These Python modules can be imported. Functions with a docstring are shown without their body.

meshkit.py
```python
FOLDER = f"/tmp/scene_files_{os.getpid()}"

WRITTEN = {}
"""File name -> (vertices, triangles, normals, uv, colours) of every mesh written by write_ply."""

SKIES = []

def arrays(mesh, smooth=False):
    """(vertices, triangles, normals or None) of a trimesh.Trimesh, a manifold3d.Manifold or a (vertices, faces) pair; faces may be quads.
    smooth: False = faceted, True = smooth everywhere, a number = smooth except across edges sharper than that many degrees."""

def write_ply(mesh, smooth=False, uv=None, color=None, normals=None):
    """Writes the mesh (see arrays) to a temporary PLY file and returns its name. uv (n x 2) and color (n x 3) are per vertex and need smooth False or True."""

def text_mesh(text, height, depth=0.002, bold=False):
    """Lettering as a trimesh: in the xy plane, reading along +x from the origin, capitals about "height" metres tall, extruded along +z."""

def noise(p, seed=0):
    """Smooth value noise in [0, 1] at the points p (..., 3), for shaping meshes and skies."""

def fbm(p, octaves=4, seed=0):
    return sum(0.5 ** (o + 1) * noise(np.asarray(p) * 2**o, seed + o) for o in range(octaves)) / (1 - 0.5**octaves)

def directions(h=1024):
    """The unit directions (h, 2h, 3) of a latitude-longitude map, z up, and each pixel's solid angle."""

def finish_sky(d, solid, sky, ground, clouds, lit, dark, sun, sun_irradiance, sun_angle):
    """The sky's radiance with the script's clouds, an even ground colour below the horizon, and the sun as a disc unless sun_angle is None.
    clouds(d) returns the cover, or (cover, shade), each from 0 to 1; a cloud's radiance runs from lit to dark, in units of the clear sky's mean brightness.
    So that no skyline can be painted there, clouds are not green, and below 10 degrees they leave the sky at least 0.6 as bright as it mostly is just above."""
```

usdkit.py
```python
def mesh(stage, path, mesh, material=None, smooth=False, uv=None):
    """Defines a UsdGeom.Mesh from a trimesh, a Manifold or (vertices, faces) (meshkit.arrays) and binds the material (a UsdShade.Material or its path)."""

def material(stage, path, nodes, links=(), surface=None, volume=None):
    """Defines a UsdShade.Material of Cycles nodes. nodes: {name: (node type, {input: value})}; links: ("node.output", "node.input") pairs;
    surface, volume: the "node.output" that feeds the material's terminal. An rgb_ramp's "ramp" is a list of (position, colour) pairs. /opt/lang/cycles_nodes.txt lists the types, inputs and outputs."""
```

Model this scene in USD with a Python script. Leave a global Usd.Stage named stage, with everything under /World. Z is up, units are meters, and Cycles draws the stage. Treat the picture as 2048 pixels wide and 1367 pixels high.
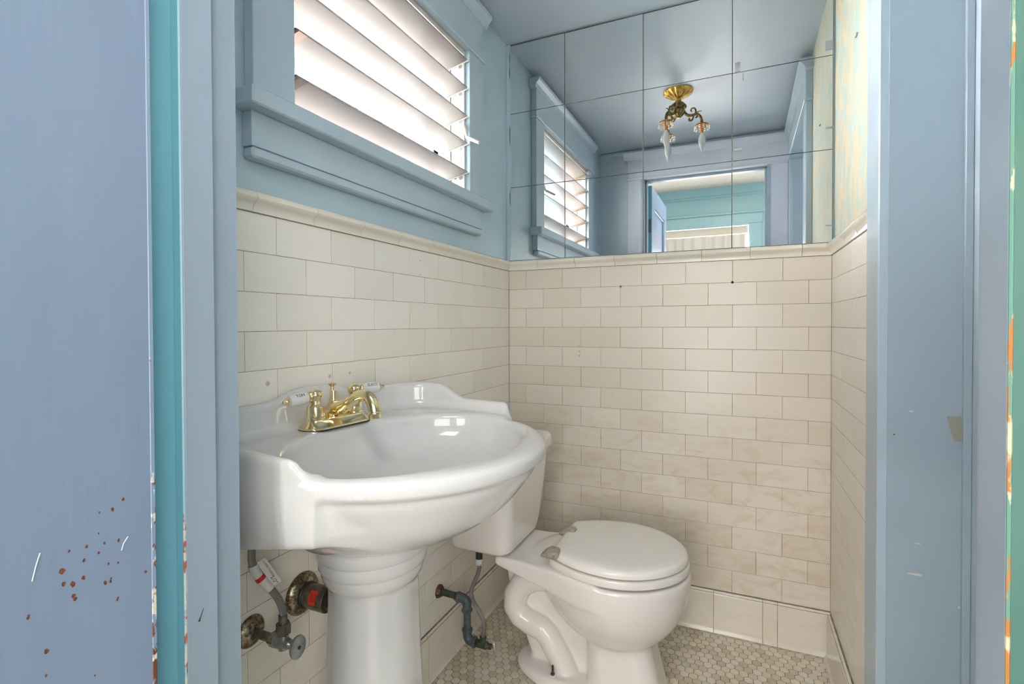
import math, random
import numpy as np, trimesh, manifold3d
from shapely.geometry import Polygon, Point, box as sbox
from shapely import affinity
import usdkit, meshkit
from pxr import Usd, UsdGeom, UsdLux, UsdShade, Gf, Sdf

stage = Usd.Stage.CreateInMemory()
UsdGeom.SetStageUpAxis(stage, 'Z'); UsdGeom.SetStageMetersPerUnit(stage, 1.0)
UsdGeom.Xform.Define(stage, '/World'); UsdGeom.Scope.Define(stage, '/World/Looks')
V = np.array
RNG = random.Random(7)

# ------------------------------------------------------------------ camera
F_PX, YAW, PITCH, ROLL, V0 = 1019.0, math.radians(23.7755), math.radians(-0.7522), math.radians(-0.1846), 661.24
CAM = V([0.8496, -1.8991, 1.0711])
FW = V([-math.sin(YAW) * math.cos(PITCH), math.cos(YAW) * math.cos(PITCH), math.sin(PITCH)])
RT = V([math.cos(YAW), math.sin(YAW), 0.0]); UP = np.cross(RT, FW)
RT, UP = RT * math.cos(ROLL) + UP * math.sin(ROLL), UP * math.cos(ROLL) - RT * math.sin(ROLL)
cam = UsdGeom.Camera.Define(stage, '/World/camera')
cam.CreateHorizontalApertureAttr(36.0); cam.CreateVerticalApertureAttr(36.0 * 1367 / 2048)
cam.CreateFocalLengthAttr(F_PX * 36.0 / 2048)
cam.CreateVerticalApertureOffsetAttr(-(683.5 - V0) * 36.0 / 2048)
cam.CreateClippingRangeAttr(Gf.Vec2f(0.02, 100.0))
m4 = Gf.Matrix4d(*RT, 0, *UP, 0, *(-FW), 0, *CAM, 1)
UsdGeom.Xformable(cam).AddTransformOp().Set(m4)
cam.GetPrim().CreateAttribute('exposure', Sdf.ValueTypeNames.Float).Set(0.36)

# ------------------------------------------------------------------ light
dome = UsdLux.DomeLight.Define(stage, '/World/sky')
dome.CreateIntensityAttr(14.0); dome.CreateColorAttr(Gf.Vec3f(1.0, 0.955, 0.94))

def rect_light(name, pos, target, w, h, power, color):
    l = UsdLux.RectLight.Define(stage, '/World/' + name)
    l.CreateWidthAttr(w); l.CreateHeightAttr(h); l.CreateIntensityAttr(power); l.CreateColorAttr(Gf.Vec3f(*color))
    z = V(pos, float) - V(target, float); z /= np.linalg.norm(z)
    up = V([0, 0, 1.0]) if abs(z[2]) < .95 else V([0, 1.0, 0])
    x = np.cross(up, z); x /= np.linalg.norm(x); y = np.cross(z, x)
    UsdGeom.Xformable(l).AddTransformOp().Set(Gf.Matrix4d(*x, 0, *y, 0, *z, 0, *pos, 1))
    return l
rect_light('hall_window_light_left', (-1.55, -2.35, 1.35), (0, -2.3, 1.3), 1.2, 1.5, .7, (1.0, .975, .95))  # unseen fill panel added at the left end; that wall has no window
rect_light('hall_window_light_right', (2.75, -2.35, 1.35), (0, -2.3, 1.3), 1.2, 1.5, .5, (1.0, .965, .93))  # added fill from the right, in front of a closed end wall
rect_light('hall_ceiling_light', (.75, -2.02, 2.275), (.75, -2.02, 0), .6, .5, 9.0, (1.0, .94, .905))  # no lamp known here; added out of sight to lift floor and lid

rect_light('hall_window_light', (.25, -3.0, 1.15), (.25, 0, 1.15), 1.3, 1.15, 6.0, (1.0, .935, .90))
rect_light('hall_window_light_far', (1.85, -3.0, 1.25), (1.2, 0, 1.25), 1.1, 1.3, 5.4, (1.0, .935, .90))  # added fill panel before solid wall, brightens the left tiled wall

# ------------------------------------------------------------------ helpers: stage
USED = {}
def numbered(parent, name):
    k = (str(parent), name); USED[k] = n = USED.get(k, -1) + 1
    return name if n == 0 else f'{name}_{n:03d}'
def path_of(parent): return '/World' if parent is None else str(parent.GetPath())
def tag(p, label=None, cat=None, group=None, kind=None):
    for k, v in (('label', label), ('category', cat), ('group', group), ('kind', kind)):
        if v: p.SetCustomDataByKey(k, v)
    return p
def obj(name, mesh, mat, parent=None, smooth=False, **kw):
    pp = path_of(parent)
    m = usdkit.mesh(stage, pp + '/' + numbered(pp, name), mesh, mat, smooth=smooth)
    m.CreateDoubleSidedAttr(True)
    return tag(m.GetPrim(), **kw)
def thing(name, label=None, cat=None, loc=(0, 0, 0), group=None, kind=None, parent=None):
    pp = path_of(parent)
    x = UsdGeom.Xform.Define(stage, pp + '/' + numbered(pp, name))
    if any(loc): x.AddTranslateOp().Set(Gf.Vec3d(*loc))
    return tag(x.GetPrim(), label, cat, group, kind)

# ------------------------------------------------------------------ helpers: geometry
def cat(*ms): return trimesh.util.concatenate([m for m in ms if m is not None])
def bx(x0, x1, y0, y1, z0, z1, b=0.0):
    x0, x1 = min(x0, x1), max(x0, x1); y0, y1 = min(y0, y1), max(y0, y1); z0, z1 = min(z0, z1), max(z0, z1)
    if b <= 0:
        m = trimesh.creation.box((x1 - x0, y1 - y0, z1 - z0)); m.apply_translation(((x0 + x1) / 2, (y0 + y1) / 2, (z0 + z1) / 2)); return m
    b = min(b, (x1 - x0) * .45, (y1 - y0) * .45, (z1 - z0) * .45)
    pts = []
    for sx in (0, 1):
        for sy in (0, 1):
            for sz in (0, 1):
                X, Y, Z = (x0, x1)[sx], (y0, y1)[sy], (z0, z1)[sz]
                dx, dy, dz = (1 - 2 * sx) * b, (1 - 2 * sy) * b, (1 - 2 * sz) * b
                pts += [(X, Y + dy, Z + dz), (X + dx, Y, Z + dz), (X + dx, Y + dy, Z)]
    return trimesh.convex.convex_hull(np.array(pts))
def moved(m, d): m = m.copy(); m.apply_translation(d); return m
def rotz(m, a, c=(0, 0, 0)): m = m.copy(); m.apply_transform(trimesh.transformations.rotation_matrix(a, (0, 0, 1), c)); return m
def frame(axis):
    a = V(axis, float); a /= np.linalg.norm(a)
    h = V([0, 0, 1.0]) if abs(a[2]) < .9 else V([1.0, 0, 0])
    u = np.cross(h, a); u /= np.linalg.norm(u); return u, np.cross(a, u), a
def lathe(prof, center=(0, 0, 0), axis=(0, 0, 1), n=40, sx=1.0, sy=1.0):
    """prof: (radius, height) pairs along the axis."""
    u, w, a = frame(axis); prof = np.array(prof, float); k = len(prof)
    th = np.arange(n) * 2 * np.pi / n
    P = V(center) + prof[:, None, 1, None] * a + prof[:, None, 0, None] * (np.cos(th)[None, :, None] * u * sx + np.sin(th)[None, :, None] * w * sy)
    return grid_mesh(P, True, True)
def grid_mesh(P, closed, caps):
    k, n = P.shape[:2]; f = []
    i, j = np.meshgrid(np.arange(k - 1), np.arange(n if closed else n - 1), indexing='ij'); j2 = (j + 1) % n
    a, b, c, d = i * n + j, i * n + j2, (i + 1) * n + j2, (i + 1) * n + j
    f = [np.stack([a, b, c], -1).reshape(-1, 3), np.stack([a, c, d], -1).reshape(-1, 3)]
    v = P.reshape(-1, 3)
    if caps and closed:
        c0, c1 = v[:n].mean(0), v[-n:].mean(0); v = np.vstack([v, c0, c1]); j = np.arange(n); j2 = (j + 1) % n; N = k * n
        f += [np.stack([np.full(n, N), j2, j], -1), np.stack([np.full(n, N + 1), N - n + j, N - n + j2], -1)]
    m = trimesh.Trimesh(v, np.vstack(f), process=False)
    if caps and closed and m.volume < 0: m.invert()
    return m
def spline(pts, n):
    from scipy.interpolate import CubicSpline
    p = np.array(pts, float); d = np.r_[0, np.cumsum(np.linalg.norm(np.diff(p, axis=0), axis=1))]
    return CubicSpline(d / d[-1], p)(np.linspace(0, 1, n))
def tube(path, r, n=16, sc=None):
    p = np.array(path, float); k = len(p); r = np.full(k, r, float) if np.ndim(r) == 0 else np.array(r, float)
    t = np.gradient(p, axis=0); t /= np.linalg.norm(t, axis=1, keepdims=True)
    u = frame(t[0])[0]; P = np.zeros((k, n, 3)); th = np.arange(n) * 2 * np.pi / n
    for i in range(k):
        u = u - t[i] * (u @ t[i]); u /= np.linalg.norm(u); w = np.cross(t[i], u)
        P[i] = p[i] + r[i] * (np.cos(th)[:, None] * u + np.sin(th)[:, None] * w)
    return grid_mesh(P, True, True)
def cyl(p0, p1, r, n=32, b=0.0):
    p0, p1 = V(p0, float), V(p1, float); L = np.linalg.norm(p1 - p0)
    pr = [(r, 0), (r, L)] if b <= 0 else [(r - b, 0), (r, b), (r, L - b), (r - b, L)]
    return lathe(pr, p0, p1 - p0, n)
def hexnut(p0, p1, r): p0, p1 = V(p0, float), V(p1, float); L = np.linalg.norm(p1 - p0); return lathe([(r * .93, 0), (r, L * .12), (r, L * .88), (r * .93, L)], p0, p1 - p0, 6)
def extrude_profile(prof, along0, along1, O, A, D, Z=(0, 0, 1), bev=0.0):
    """prof: (d, z) closed polygon, swept from along0 to along1 on axis A; D: outward axis."""
    pr = np.array(prof, float); A, D, Z, O = V(A, float), V(D, float), V(Z, float), V(O, float)
    P = np.stack([O + A * t + pr[:, :1] * D + pr[:, 1:] * Z for t in (along0, along1)])
    m = grid_mesh(P, True, False); n = len(pr)
    tv, tf = trimesh.creation.triangulate_polygon(Polygon(pr), engine='earcut')
    cap = np.array([np.argmin(((pr - q) ** 2).sum(1)) for q in tv])[tf]
    f = np.vstack([m.faces, cap[:, ::-1], cap + n]); m = trimesh.Trimesh(m.vertices, f, process=False)
    if m.volume < 0: m.invert()
    return m
def tile_mesh(a0, a1, z0, z1, d0, d1, bev, O, A, N, tilt=(0, 0)):
    O, A, N, Z = V(O, float), V(A, float), V(N, float), V([0, 0, 1.0])
    def ring(i, d): return [(a0 + i, z0 + i, d), (a1 - i, z0 + i, d), (a1 - i, z1 - i, d), (a0 + i, z1 - i, d)]
    q = np.array(ring(0, d0) + ring(0, d1 - bev * .6) + ring(bev, d1))
    am, zm = (a0 + a1) / 2, (z0 + z1) / 2
    q[4:, 2] += (q[4:, 0] - am) * tilt[0] + (q[4:, 1] - zm) * tilt[1]
    P = O + q[:, :1] * A + q[:, 1:2] * Z + q[:, 2:] * N
    f = []
    for b in (0, 4):
        for i in range(4):
            j = (i + 1) % 4; f += [(b + i, b + j, b + 4 + j), (b + i, b + 4 + j, b + 4 + i)]
    f += [(8, 9, 10), (8, 10, 11), (0, 2, 1), (0, 3, 2)]
    return trimesh.Trimesh(P, np.array(f), process=False)
def resample(poly, n, start=0.0):
    """n points around a polygon, at even angles' arc lengths, starting at the direction start from its centroid."""
    r = poly.exterior; L = r.length; s = np.linspace(0, 1, n, endpoint=False) * L
    p = np.array([r.interpolate(x).coords[0] for x in s]); c = np.array(poly.centroid.coords[0])
    if Polygon(p).exterior.is_ccw is False: p = p[::-1]
    i = np.argmin(np.abs(np.angle(np.exp(1j * (np.arctan2(p[:, 1] - c[1], p[:, 0] - c[0]) - start))))); return np.roll(p, -i, 0)
def loft_poly(poly, layers, n=96, start=0.0):
    """layers: (inset, z): the outline shrunk by inset at height z."""
    R = []
    for ins, z in layers:
        q = poly.buffer(-ins, join_style=1) if abs(ins) > 1e-9 else poly
        p = resample(q, n, start); R.append(np.c_[p, np.full(n, z)])
    return grid_mesh(np.stack(R), True, True)
def rrect(x0, x1, y0, y1, r): return sbox(x0 + r, y0 + r, x1 - r, y1 - r).buffer(r, quad_segs=10)

# signed-distance modelling for ceramics
def smin(a, b, k): h = np.clip(.5 + .5 * (b - a) / k, 0, 1); return b * (1 - h) + a * h - k * h * (1 - h)
def smax(a, b, k): return -smin(-a, -b, k)
def sd_poly(px, py, poly):
    v = np.array(poly, float); d = np.full(px.shape, 1e9); s = np.ones(px.shape)
    n = len(v)
    for i in range(n):
        a, b = v[i], v[i - 1]; ex, ey = b - a; wx, wy = px - a[0], py - a[1]
        t = np.clip((wx * ex + wy * ey) / (ex * ex + ey * ey), 0, 1)
        d = np.minimum(d, (wx - ex * t) ** 2 + (wy - ey * t) ** 2)
        c1, c2, c3 = py >= a[1], py < b[1], ex * wy > ey * wx
        flip = (c1 & c2 & c3) | (~c1 & ~c2 & ~c3); s = np.where(flip, -s, s)
    return s * np.sqrt(d)
def sd_seg(P, a, b, r0, r1):
    a, b = V(a), V(b); d = b - a; t = np.clip(((P - a) @ d) / (d @ d), 0, 1)
    return np.linalg.norm(P - a - t[..., None] * d, axis=-1) - (r0 + (r1 - r0) * t)
def sd_box(P, c, h, r):
    q = np.abs(P - V(c)) - V(h) + r
    return np.linalg.norm(np.maximum(q, 0), axis=-1) + np.minimum(q.max(-1), 0) - r
def surface(f, lo, hi, h):
    """surface nets of f = 0, then pulled on to the surface."""
    lo, hi = V(lo, float), V(hi, float); n = np.ceil((hi - lo) / h).astype(int) + 1
    ax = [lo[i] + h * np.arange(n[i]) for i in range(3)]
    val = np.empty(n)
    for i in range(0, n[0], 24):
        G = np.stack(np.meshgrid(ax[0][i:i + 24], ax[1], ax[2], indexing='ij'), -1); val[i:i + 24] = f(G)
    ins = val < 0
    nc = n - 1; acc = np.zeros((*nc, 3)); cnt = np.zeros(nc); corner = np.indices(nc).transpose(1, 2, 3, 0)
    offs = [(a, b, c) for a in (0, 1) for b in (0, 1) for c in (0, 1)]
    sl = lambda o: tuple(slice(o[k], o[k] + nc[k]) for k in range(3))
    for o in offs:
        for k in range(3):
            if o[k] == 0:
                o2 = tuple(o[j] + (j == k) for j in range(3)); v0, v1 = val[sl(o)], val[sl(o2)]
                cr = ins[sl(o)] != ins[sl(o2)]; t = np.where(cr, v0 / np.where(cr, v0 - v1, 1), 0)
                e = np.array(o, float)[None] + t[cr][:, None] * np.eye(3)[k]; acc[cr] += e; cnt[cr] += 1
    act = cnt > 0; idx = -np.ones(nc, int); idx[act] = np.arange(act.sum())
    v = lo + h * (corner[act] + acc[act] / cnt[act][:, None])
    faces = []
    for k in range(3):
        i, j = [q for q in range(3) if q != k]
        s0 = [slice(1, -1)] * 3; s0[k] = slice(0, nc[k]); s1 = list(s0); s1[k] = slice(1, nc[k] + 1)
        a, b = ins[tuple(s0)], ins[tuple(s1)]; cr = np.argwhere(a != b)
        if not len(cr): continue
        inside0 = a[tuple(cr.T)]; c = cr.copy(); c[:, i] += 1; c[:, j] += 1
        ei, ej = np.eye(3, dtype=int)[i], np.eye(3, dtype=int)[j]
        q = np.stack([idx[tuple(x.T)] for x in (c - ei - ej, c - ej, c, c - ei)], 1)
        q = np.where((inside0 ^ (k == 1))[:, None], q, q[:, ::-1]); faces.append(q)
    q = np.vstack(faces); fc = np.vstack([q[:, [0, 1, 2]], q[:, [0, 2, 3]]])
    e = 1e-4
    for _ in range(3):
        g = np.stack([(f(v + e * np.eye(3)[k]) - f(v - e * np.eye(3)[k])) / (2 * e) for k in range(3)], -1)
        d = f(v); v = v - np.clip(d / np.maximum((g * g).sum(-1), .05), -h * .5, h * .5)[:, None] * g
    m = trimesh.Trimesh(v, fc, process=False)
    if m.volume < 0: m.invert()
    return m

# ------------------------------------------------------------------ materials
def srgb(r, g, b): return tuple(((c / 255 / 12.92) if c / 255 < .04045 else ((c / 255 + .055) / 1.055) ** 2.4) for c in (r, g, b))
LK = '/World/Looks/'
def simple(name, col, rough=.5, metal=0.0, **kw):
    return usdkit.material(stage, LK + name, {'p': ('principled_bsdf', dict(base_color=col, roughness=rough, metallic=metal, **kw))}, [], 'p.BSDF')
def noisy(name, c1, c2, scale=(6, 6, 6), rough=.4, metal=0.0, detail=3, lo=.35, hi=.65, bump=0.0, bscale=(60, 60, 60), bdist=.002, distort=0.0, **kw):
    nodes = {'g': ('geometry', {}), 'm': ('mapping', dict(scale=scale)), 'n': ('noise_texture', dict(scale=1.0, detail=detail, distortion=distort)),
             'r': ('rgb_ramp', {'ramp': [(0, c1), (lo, c1), (hi, c2), (1, c2)]}), 'p': ('principled_bsdf', dict(roughness=rough, metallic=metal, **kw))}
    links = [('g.position', 'm.vector'), ('m.vector', 'n.vector'), ('n.fac', 'r.fac'), ('r.color', 'p.base_color')]
    if bump > 0:
        nodes.update({'m2': ('mapping', dict(scale=bscale)), 'n2': ('noise_texture', dict(scale=1.0, detail=3)), 'b': ('bump', dict(strength=bump, distance=bdist))})
        links += [('g.position', 'm2.vector'), ('m2.vector', 'n2.vector'), ('n2.fac', 'b.height'), ('b.normal', 'p.normal')]
    return usdkit.material(stage, LK + name, nodes, links, 'p.BSDF')

BLUE1, BLUE2 = srgb(174, 192, 204), srgb(181, 198, 208)
M = {}
M['wall_paint'] = noisy('wall_paint', srgb(168, 193, 203), srgb(180, 199, 208), (3, 3, 5), .38, bump=.25, bscale=(25, 25, 40), bdist=.003)
M['trim_paint'] = noisy('trim_paint', BLUE1, BLUE2, (4, 4, 2), .3, bump=.15, bscale=(70, 70, 6), bdist=.0015)
M['frame_paint_shaded'] = noisy('frame_paint_shaded', srgb(144, 159, 172), srgb(151, 166, 178), (4, 4, 2), .3, bump=.15, bscale=(70, 70, 6), bdist=.0015)  # trim paint darkened: shade for the near frame put into the colour
M['casing_paint_lit'] = noisy('casing_paint_lit', srgb(208, 215, 227), srgb(214, 220, 230), (4, 4, 2), .35)  # trim paint made paler, stands for more light on the doorway casings
M['jamb_paint_shaded'] = noisy('jamb_paint_shaded', srgb(158, 175, 186), srgb(165, 181, 191), (4, 4, 2), .3, bump=.15, bscale=(70, 70, 6), bdist=.0015)  # trim paint taken down, with shade on the right jamb in the colour
M['front_wall_paint_lit'] = noisy('front_wall_paint_lit', srgb(186, 201, 213), srgb(194, 207, 217), (3, 3, 5), .38)  # wall paint lightened so the colour carries light on the front wall
M['ceiling_paint'] = noisy('ceiling_paint', srgb(178, 191, 202), srgb(184, 196, 206), (3, 3, 3), .42, bump=.2, bscale=(18, 18, 18), bdist=.003)
M['teal_paint'] = noisy('teal_paint', srgb(108, 164, 180), srgb(118, 176, 190), (5, 5, 1.5), .35, bump=.1, bscale=(60, 60, 8))
M['hall_paint'] = noisy('hall_paint', srgb(160, 194, 201), srgb(166, 199, 204), (3, 3, 2), .4)
M['green_paint'] = noisy('green_paint', srgb(84, 124, 114), srgb(102, 140, 126), (12, 12, 4), .3)
M['popcorn'] = noisy('popcorn_ceiling', srgb(205, 196, 184), srgb(236, 228, 216), (90, 90, 90), .9, bump=1.0, bscale=(130, 130, 130), bdist=.01)
M['chrome'] = simple('chrome', (.75, .75, .74), .18, 1.0)
M['porcelain'] = simple('white_porcelain', srgb(209, 209, 207), .07, coat_weight=.3, coat_roughness=.03)
M['porcelain_warm'] = simple('toilet_porcelain', srgb(238, 233, 227), .08, coat_weight=.3, coat_roughness=.03)
M['seat'] = simple('seat_enamel', srgb(241, 237, 230), .16)
M['brass'] = simple('polished_brass', (.87, .72, .43), .1, 1.0)
M['black'] = simple('black_rubber', (.02, .02, .02), .5)
M['ink'] = simple('black_ink', (.03, .03, .035), .5)
M['grout'] = noisy('dark_grout', srgb(168, 156, 134), srgb(128, 116, 98), (30, 30, 30), .9)
M['grout_floor'] = noisy('floor_grout', srgb(58, 53, 46), srgb(84, 78, 68), (20, 20, 20), .9)
def tile_material(name, a, b, c, rough, stain=0.0, island=False, bump=.06):
    src = ('noise_texture', dict(scale=38.0, detail=0)) if island else ('object_info', {})
    nodes = {'o': src, 'r': ('rgb_ramp', {'ramp': [(0, a), (.5, b), (1, c)]}), 'g': ('geometry', {}),
             'm': ('mapping', dict(scale=(9, 9, 22))), 'n': ('noise_texture', dict(scale=1.0, detail=5, roughness=.65, distortion=1.2)),
             'sr': ('map_range', dict(from_min=.47, from_max=.75, to_min=0.0, to_max=1.0, clamp=True)), 'x': ('separate_xyz', {}),
             'zr': ('map_range', dict(from_min=.86, from_max=.62, to_min=.05, to_max=1.0, clamp=True)),
             'w': ('math', dict(math_type='multiply')), 'w2': ('math', dict(math_type='multiply', value2=stain)),
             'mx': ('mix_color', dict(b=srgb(196, 168, 112))), 'm2': ('mapping', dict(scale=(14, 14, 14))), 'n2': ('noise_texture', dict(scale=1.0, detail=2)),
             'bp': ('bump', dict(strength=bump, distance=.004)), 'p': ('principled_bsdf', dict(roughness=rough, specular_ior_level=.4))}
    links = ([('g.position', 'o.vector')] if island else []) + [('o.' + ('fac' if island else 'random'), 'r.fac'), ('g.position', 'm.vector'), ('m.vector', 'n.vector'), ('n.fac', 'sr.value'), ('g.position', 'x.vector'),
             ('x.z', 'zr.value'), ('sr.result', 'w.value1'), ('zr.result', 'w.value2'), ('w.value', 'w2.value1'), ('w2.value', 'mx.fac'), ('r.color', 'mx.a'), ('mx.result', 'p.base_color'),
             ('g.position', 'm2.vector'), ('m2.vector', 'n2.vector'), ('n2.fac', 'bp.height'), ('bp.normal', 'p.normal')]
    return usdkit.material(stage, LK + name, nodes, links, 'p.BSDF')
M['tile'] = tile_material('wall_tile', srgb(236, 231, 219), srgb(241, 236, 226), srgb(244, 239, 230), .26, .12)
M['tile_back'] = tile_material('back_wall_tile', srgb(226, 216, 200), srgb(231, 222, 208), srgb(235, 227, 214), .26, .45)
M['tile_trim'] = tile_material('trim_tile', srgb(233, 227, 212), srgb(236, 230, 216), srgb(238, 232, 220), .16, .15)
M['hex'] = tile_material('hex_tile', srgb(204, 194, 172), srgb(232, 224, 206), srgb(238, 231, 215), .35, .3)
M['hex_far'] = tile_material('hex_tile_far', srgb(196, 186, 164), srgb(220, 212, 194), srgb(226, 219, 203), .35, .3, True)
M['mirror'] = simple('mirror_silver', (.84, .86, .87), .015, 1.0)
M['mirror_back'] = simple('mirror_backing', srgb(74, 64, 54), .8)
M['tape'] = simple('grey_tape', srgb(150, 152, 156), .4)
M['yellow_wall'] = noisy('worn_wall_paint', srgb(188, 206, 200), srgb(226, 206, 172), (26, 20, 7), .6, detail=5, lo=.42, hi=.58, distort=1.6)
M['bars'] = simple('cream_iron', srgb(226, 208, 188), .5)
M['alu'] = noisy('aged_aluminium', srgb(222, 210, 200), srgb(232, 224, 216), (20, 20, 20), .4, .35)
M['bracket'] = simple('backlit_clip', srgb(150, 132, 122), .45, .4)  # clip tone browned to carry the shade of being backlit

# ------------------------------------------------------------------ dimensions
W, ZC = 1.1277, 2.199                 # room width (x), ceiling height
YF, YH = -1.48, -1.577                # front wall: bathroom face, hall face
DX0, DX1, DZ = 0.287, 0.998, 2.0      # doorway in the front wall
OY0, OY1 = -0.675, -1.40              # opening in the right wall
WY0, WY1, WZ0, WZ1 = -1.114, -0.365, 1.508, 2.0   # window opening in the left wall
R, T, ZR = 0.0762, 0.1524, 1.0585     # tile rows
Z_TILE0, Z_TILE1 = ZR - 12 * R, ZR + 3 * R

# ------------------------------------------------------------------ walls
P = -0.006
wall_left = thing('wall_left', 'left wall of cream tile below and blue paint around the louvre window', kind='structure')
obj('plaster', cat(bx(-.13, P, YH, WY0, 0, ZC), bx(-.13, P, WY1, .1, 0, ZC), bx(-.13, P, WY0, WY1, 0, WZ0), bx(-.13, P, WY0, WY1, WZ1, ZC)), M['wall_paint'], wall_left)
wall_back = thing('wall_back', 'back wall of cream running-bond tile below the mirror', kind='structure')
obj('plaster', bx(-.13, W + .3, .006, .12, 0, ZC), M['wall_paint'], wall_back)
wall_right = thing('wall_right', 'right wall with a little cream tile and streaked yellow plaster above', kind='structure')
obj('plaster', cat(bx(W + .006, W + .125, -.6, .05, 0, ZC)), M['yellow_wall'], wall_right)
obj('plaster', cat(bx(W + .0065, W + .122, OY0 + .02, -.6, 0, ZC), bx(W + .006, W + .122, OY1 - .015, YF - .01, 0, ZC), bx(W + .006, W + .122, OY1 - .015, OY0 + .02, DZ + .015, ZC)), M['wall_paint'], wall_right)
wall_front = thing('wall_front', 'front wall holding the doorway the view comes through', kind='structure')
obj('plaster', cat(bx(-.13, DX0 - .02, YH, YF, 0, ZC), bx(DX1 + .02, W + .3, YH, YF, 0, ZC), bx(DX0 - .02, DX1 + .02, YH, YF, DZ + .02, ZC)), M['front_wall_paint_lit'], wall_front)
ceiling = obj('ceiling', bx(-.13, W + .3, YH, .12, ZC, ZC + .08), M['ceiling_paint'], kind='structure', label='low blue painted ceiling of the small bathroom')

def tiles_on(wall, grid_rows, O, A, N, end, mat, extra=None):
    obj('grout_bed', extrude_profile([(-.0055, Z_TILE0), (-.0009, Z_TILE0), (-.0009, Z_TILE1), (-.0055, Z_TILE1)], 0, end, O, A, N), M['grout'], wall)
    g = .0005
    for k in range(-12, 3):
        cuts = [0.0]
        s = grid_rows[k % 2]
        while s < end - .004:
            if s > .006: cuts.append(s)
            s += T
        cuts.append(end)
        for a0, a1 in zip(cuts[:-1], cuts[1:]):
            j = lambda s: RNG.uniform(-s, s)
            z0, z1 = ZR + k * R, ZR + (k + 1) * R
            obj('tile', tile_mesh(a0 + g + j(.0002), a1 - g + j(.0002), z0 + g, z1 - g, -.004, j(.0002), .0009, O, A, N, (j(.003), j(.004))), mat, wall)
tiles_on(wall_left, (.0809, .1556), (0, 0, 0), (0, -1, 0), (1, 0, 0), 1.459, M['tile'])
tiles_on(wall_back, (.0749, .1494), (0, 0, 0), (1, 0, 0), (0, -1, 0), W, M['tile_back'])
tiles_on(wall_right, (.1556, .0809), (W, 0, 0), (0, -1, 0), (-1, 0, 0), .574, M['tile'])

CAP = [(-.005, 1.2877), (.0045, 1.2877), (.0052, 1.2975), (.0085, 1.3035), (.0150, 1.3075), (.0180, 1.3130), (.0172, 1.3195), (.0135, 1.3245), (.0080, 1.3268), (-.005, 1.3272)]
def caps(wall, first, end, O, A, N):
    s = [0.0]; x = first
    while x < end - .01: s.append(x); x += T
    s.append(end)
    for a0, a1 in zip(s[:-1], s[1:]): obj('cap_tile', extrude_profile(CAP, a0 + .0006, a1 - .0006, O, A, N), M['tile_trim'], wall, smooth=35)
caps(wall_left, .138, 1.459, (0, 0, 0), (0, -1, 0), (1, 0, 0))
caps(wall_back, .129, W, (0, 0, 0), (1, 0, 0), (0, -1, 0))
caps(wall_right, .085, .574, (W, 0, 0), (0, -1, 0), (-1, 0, 0))

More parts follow.
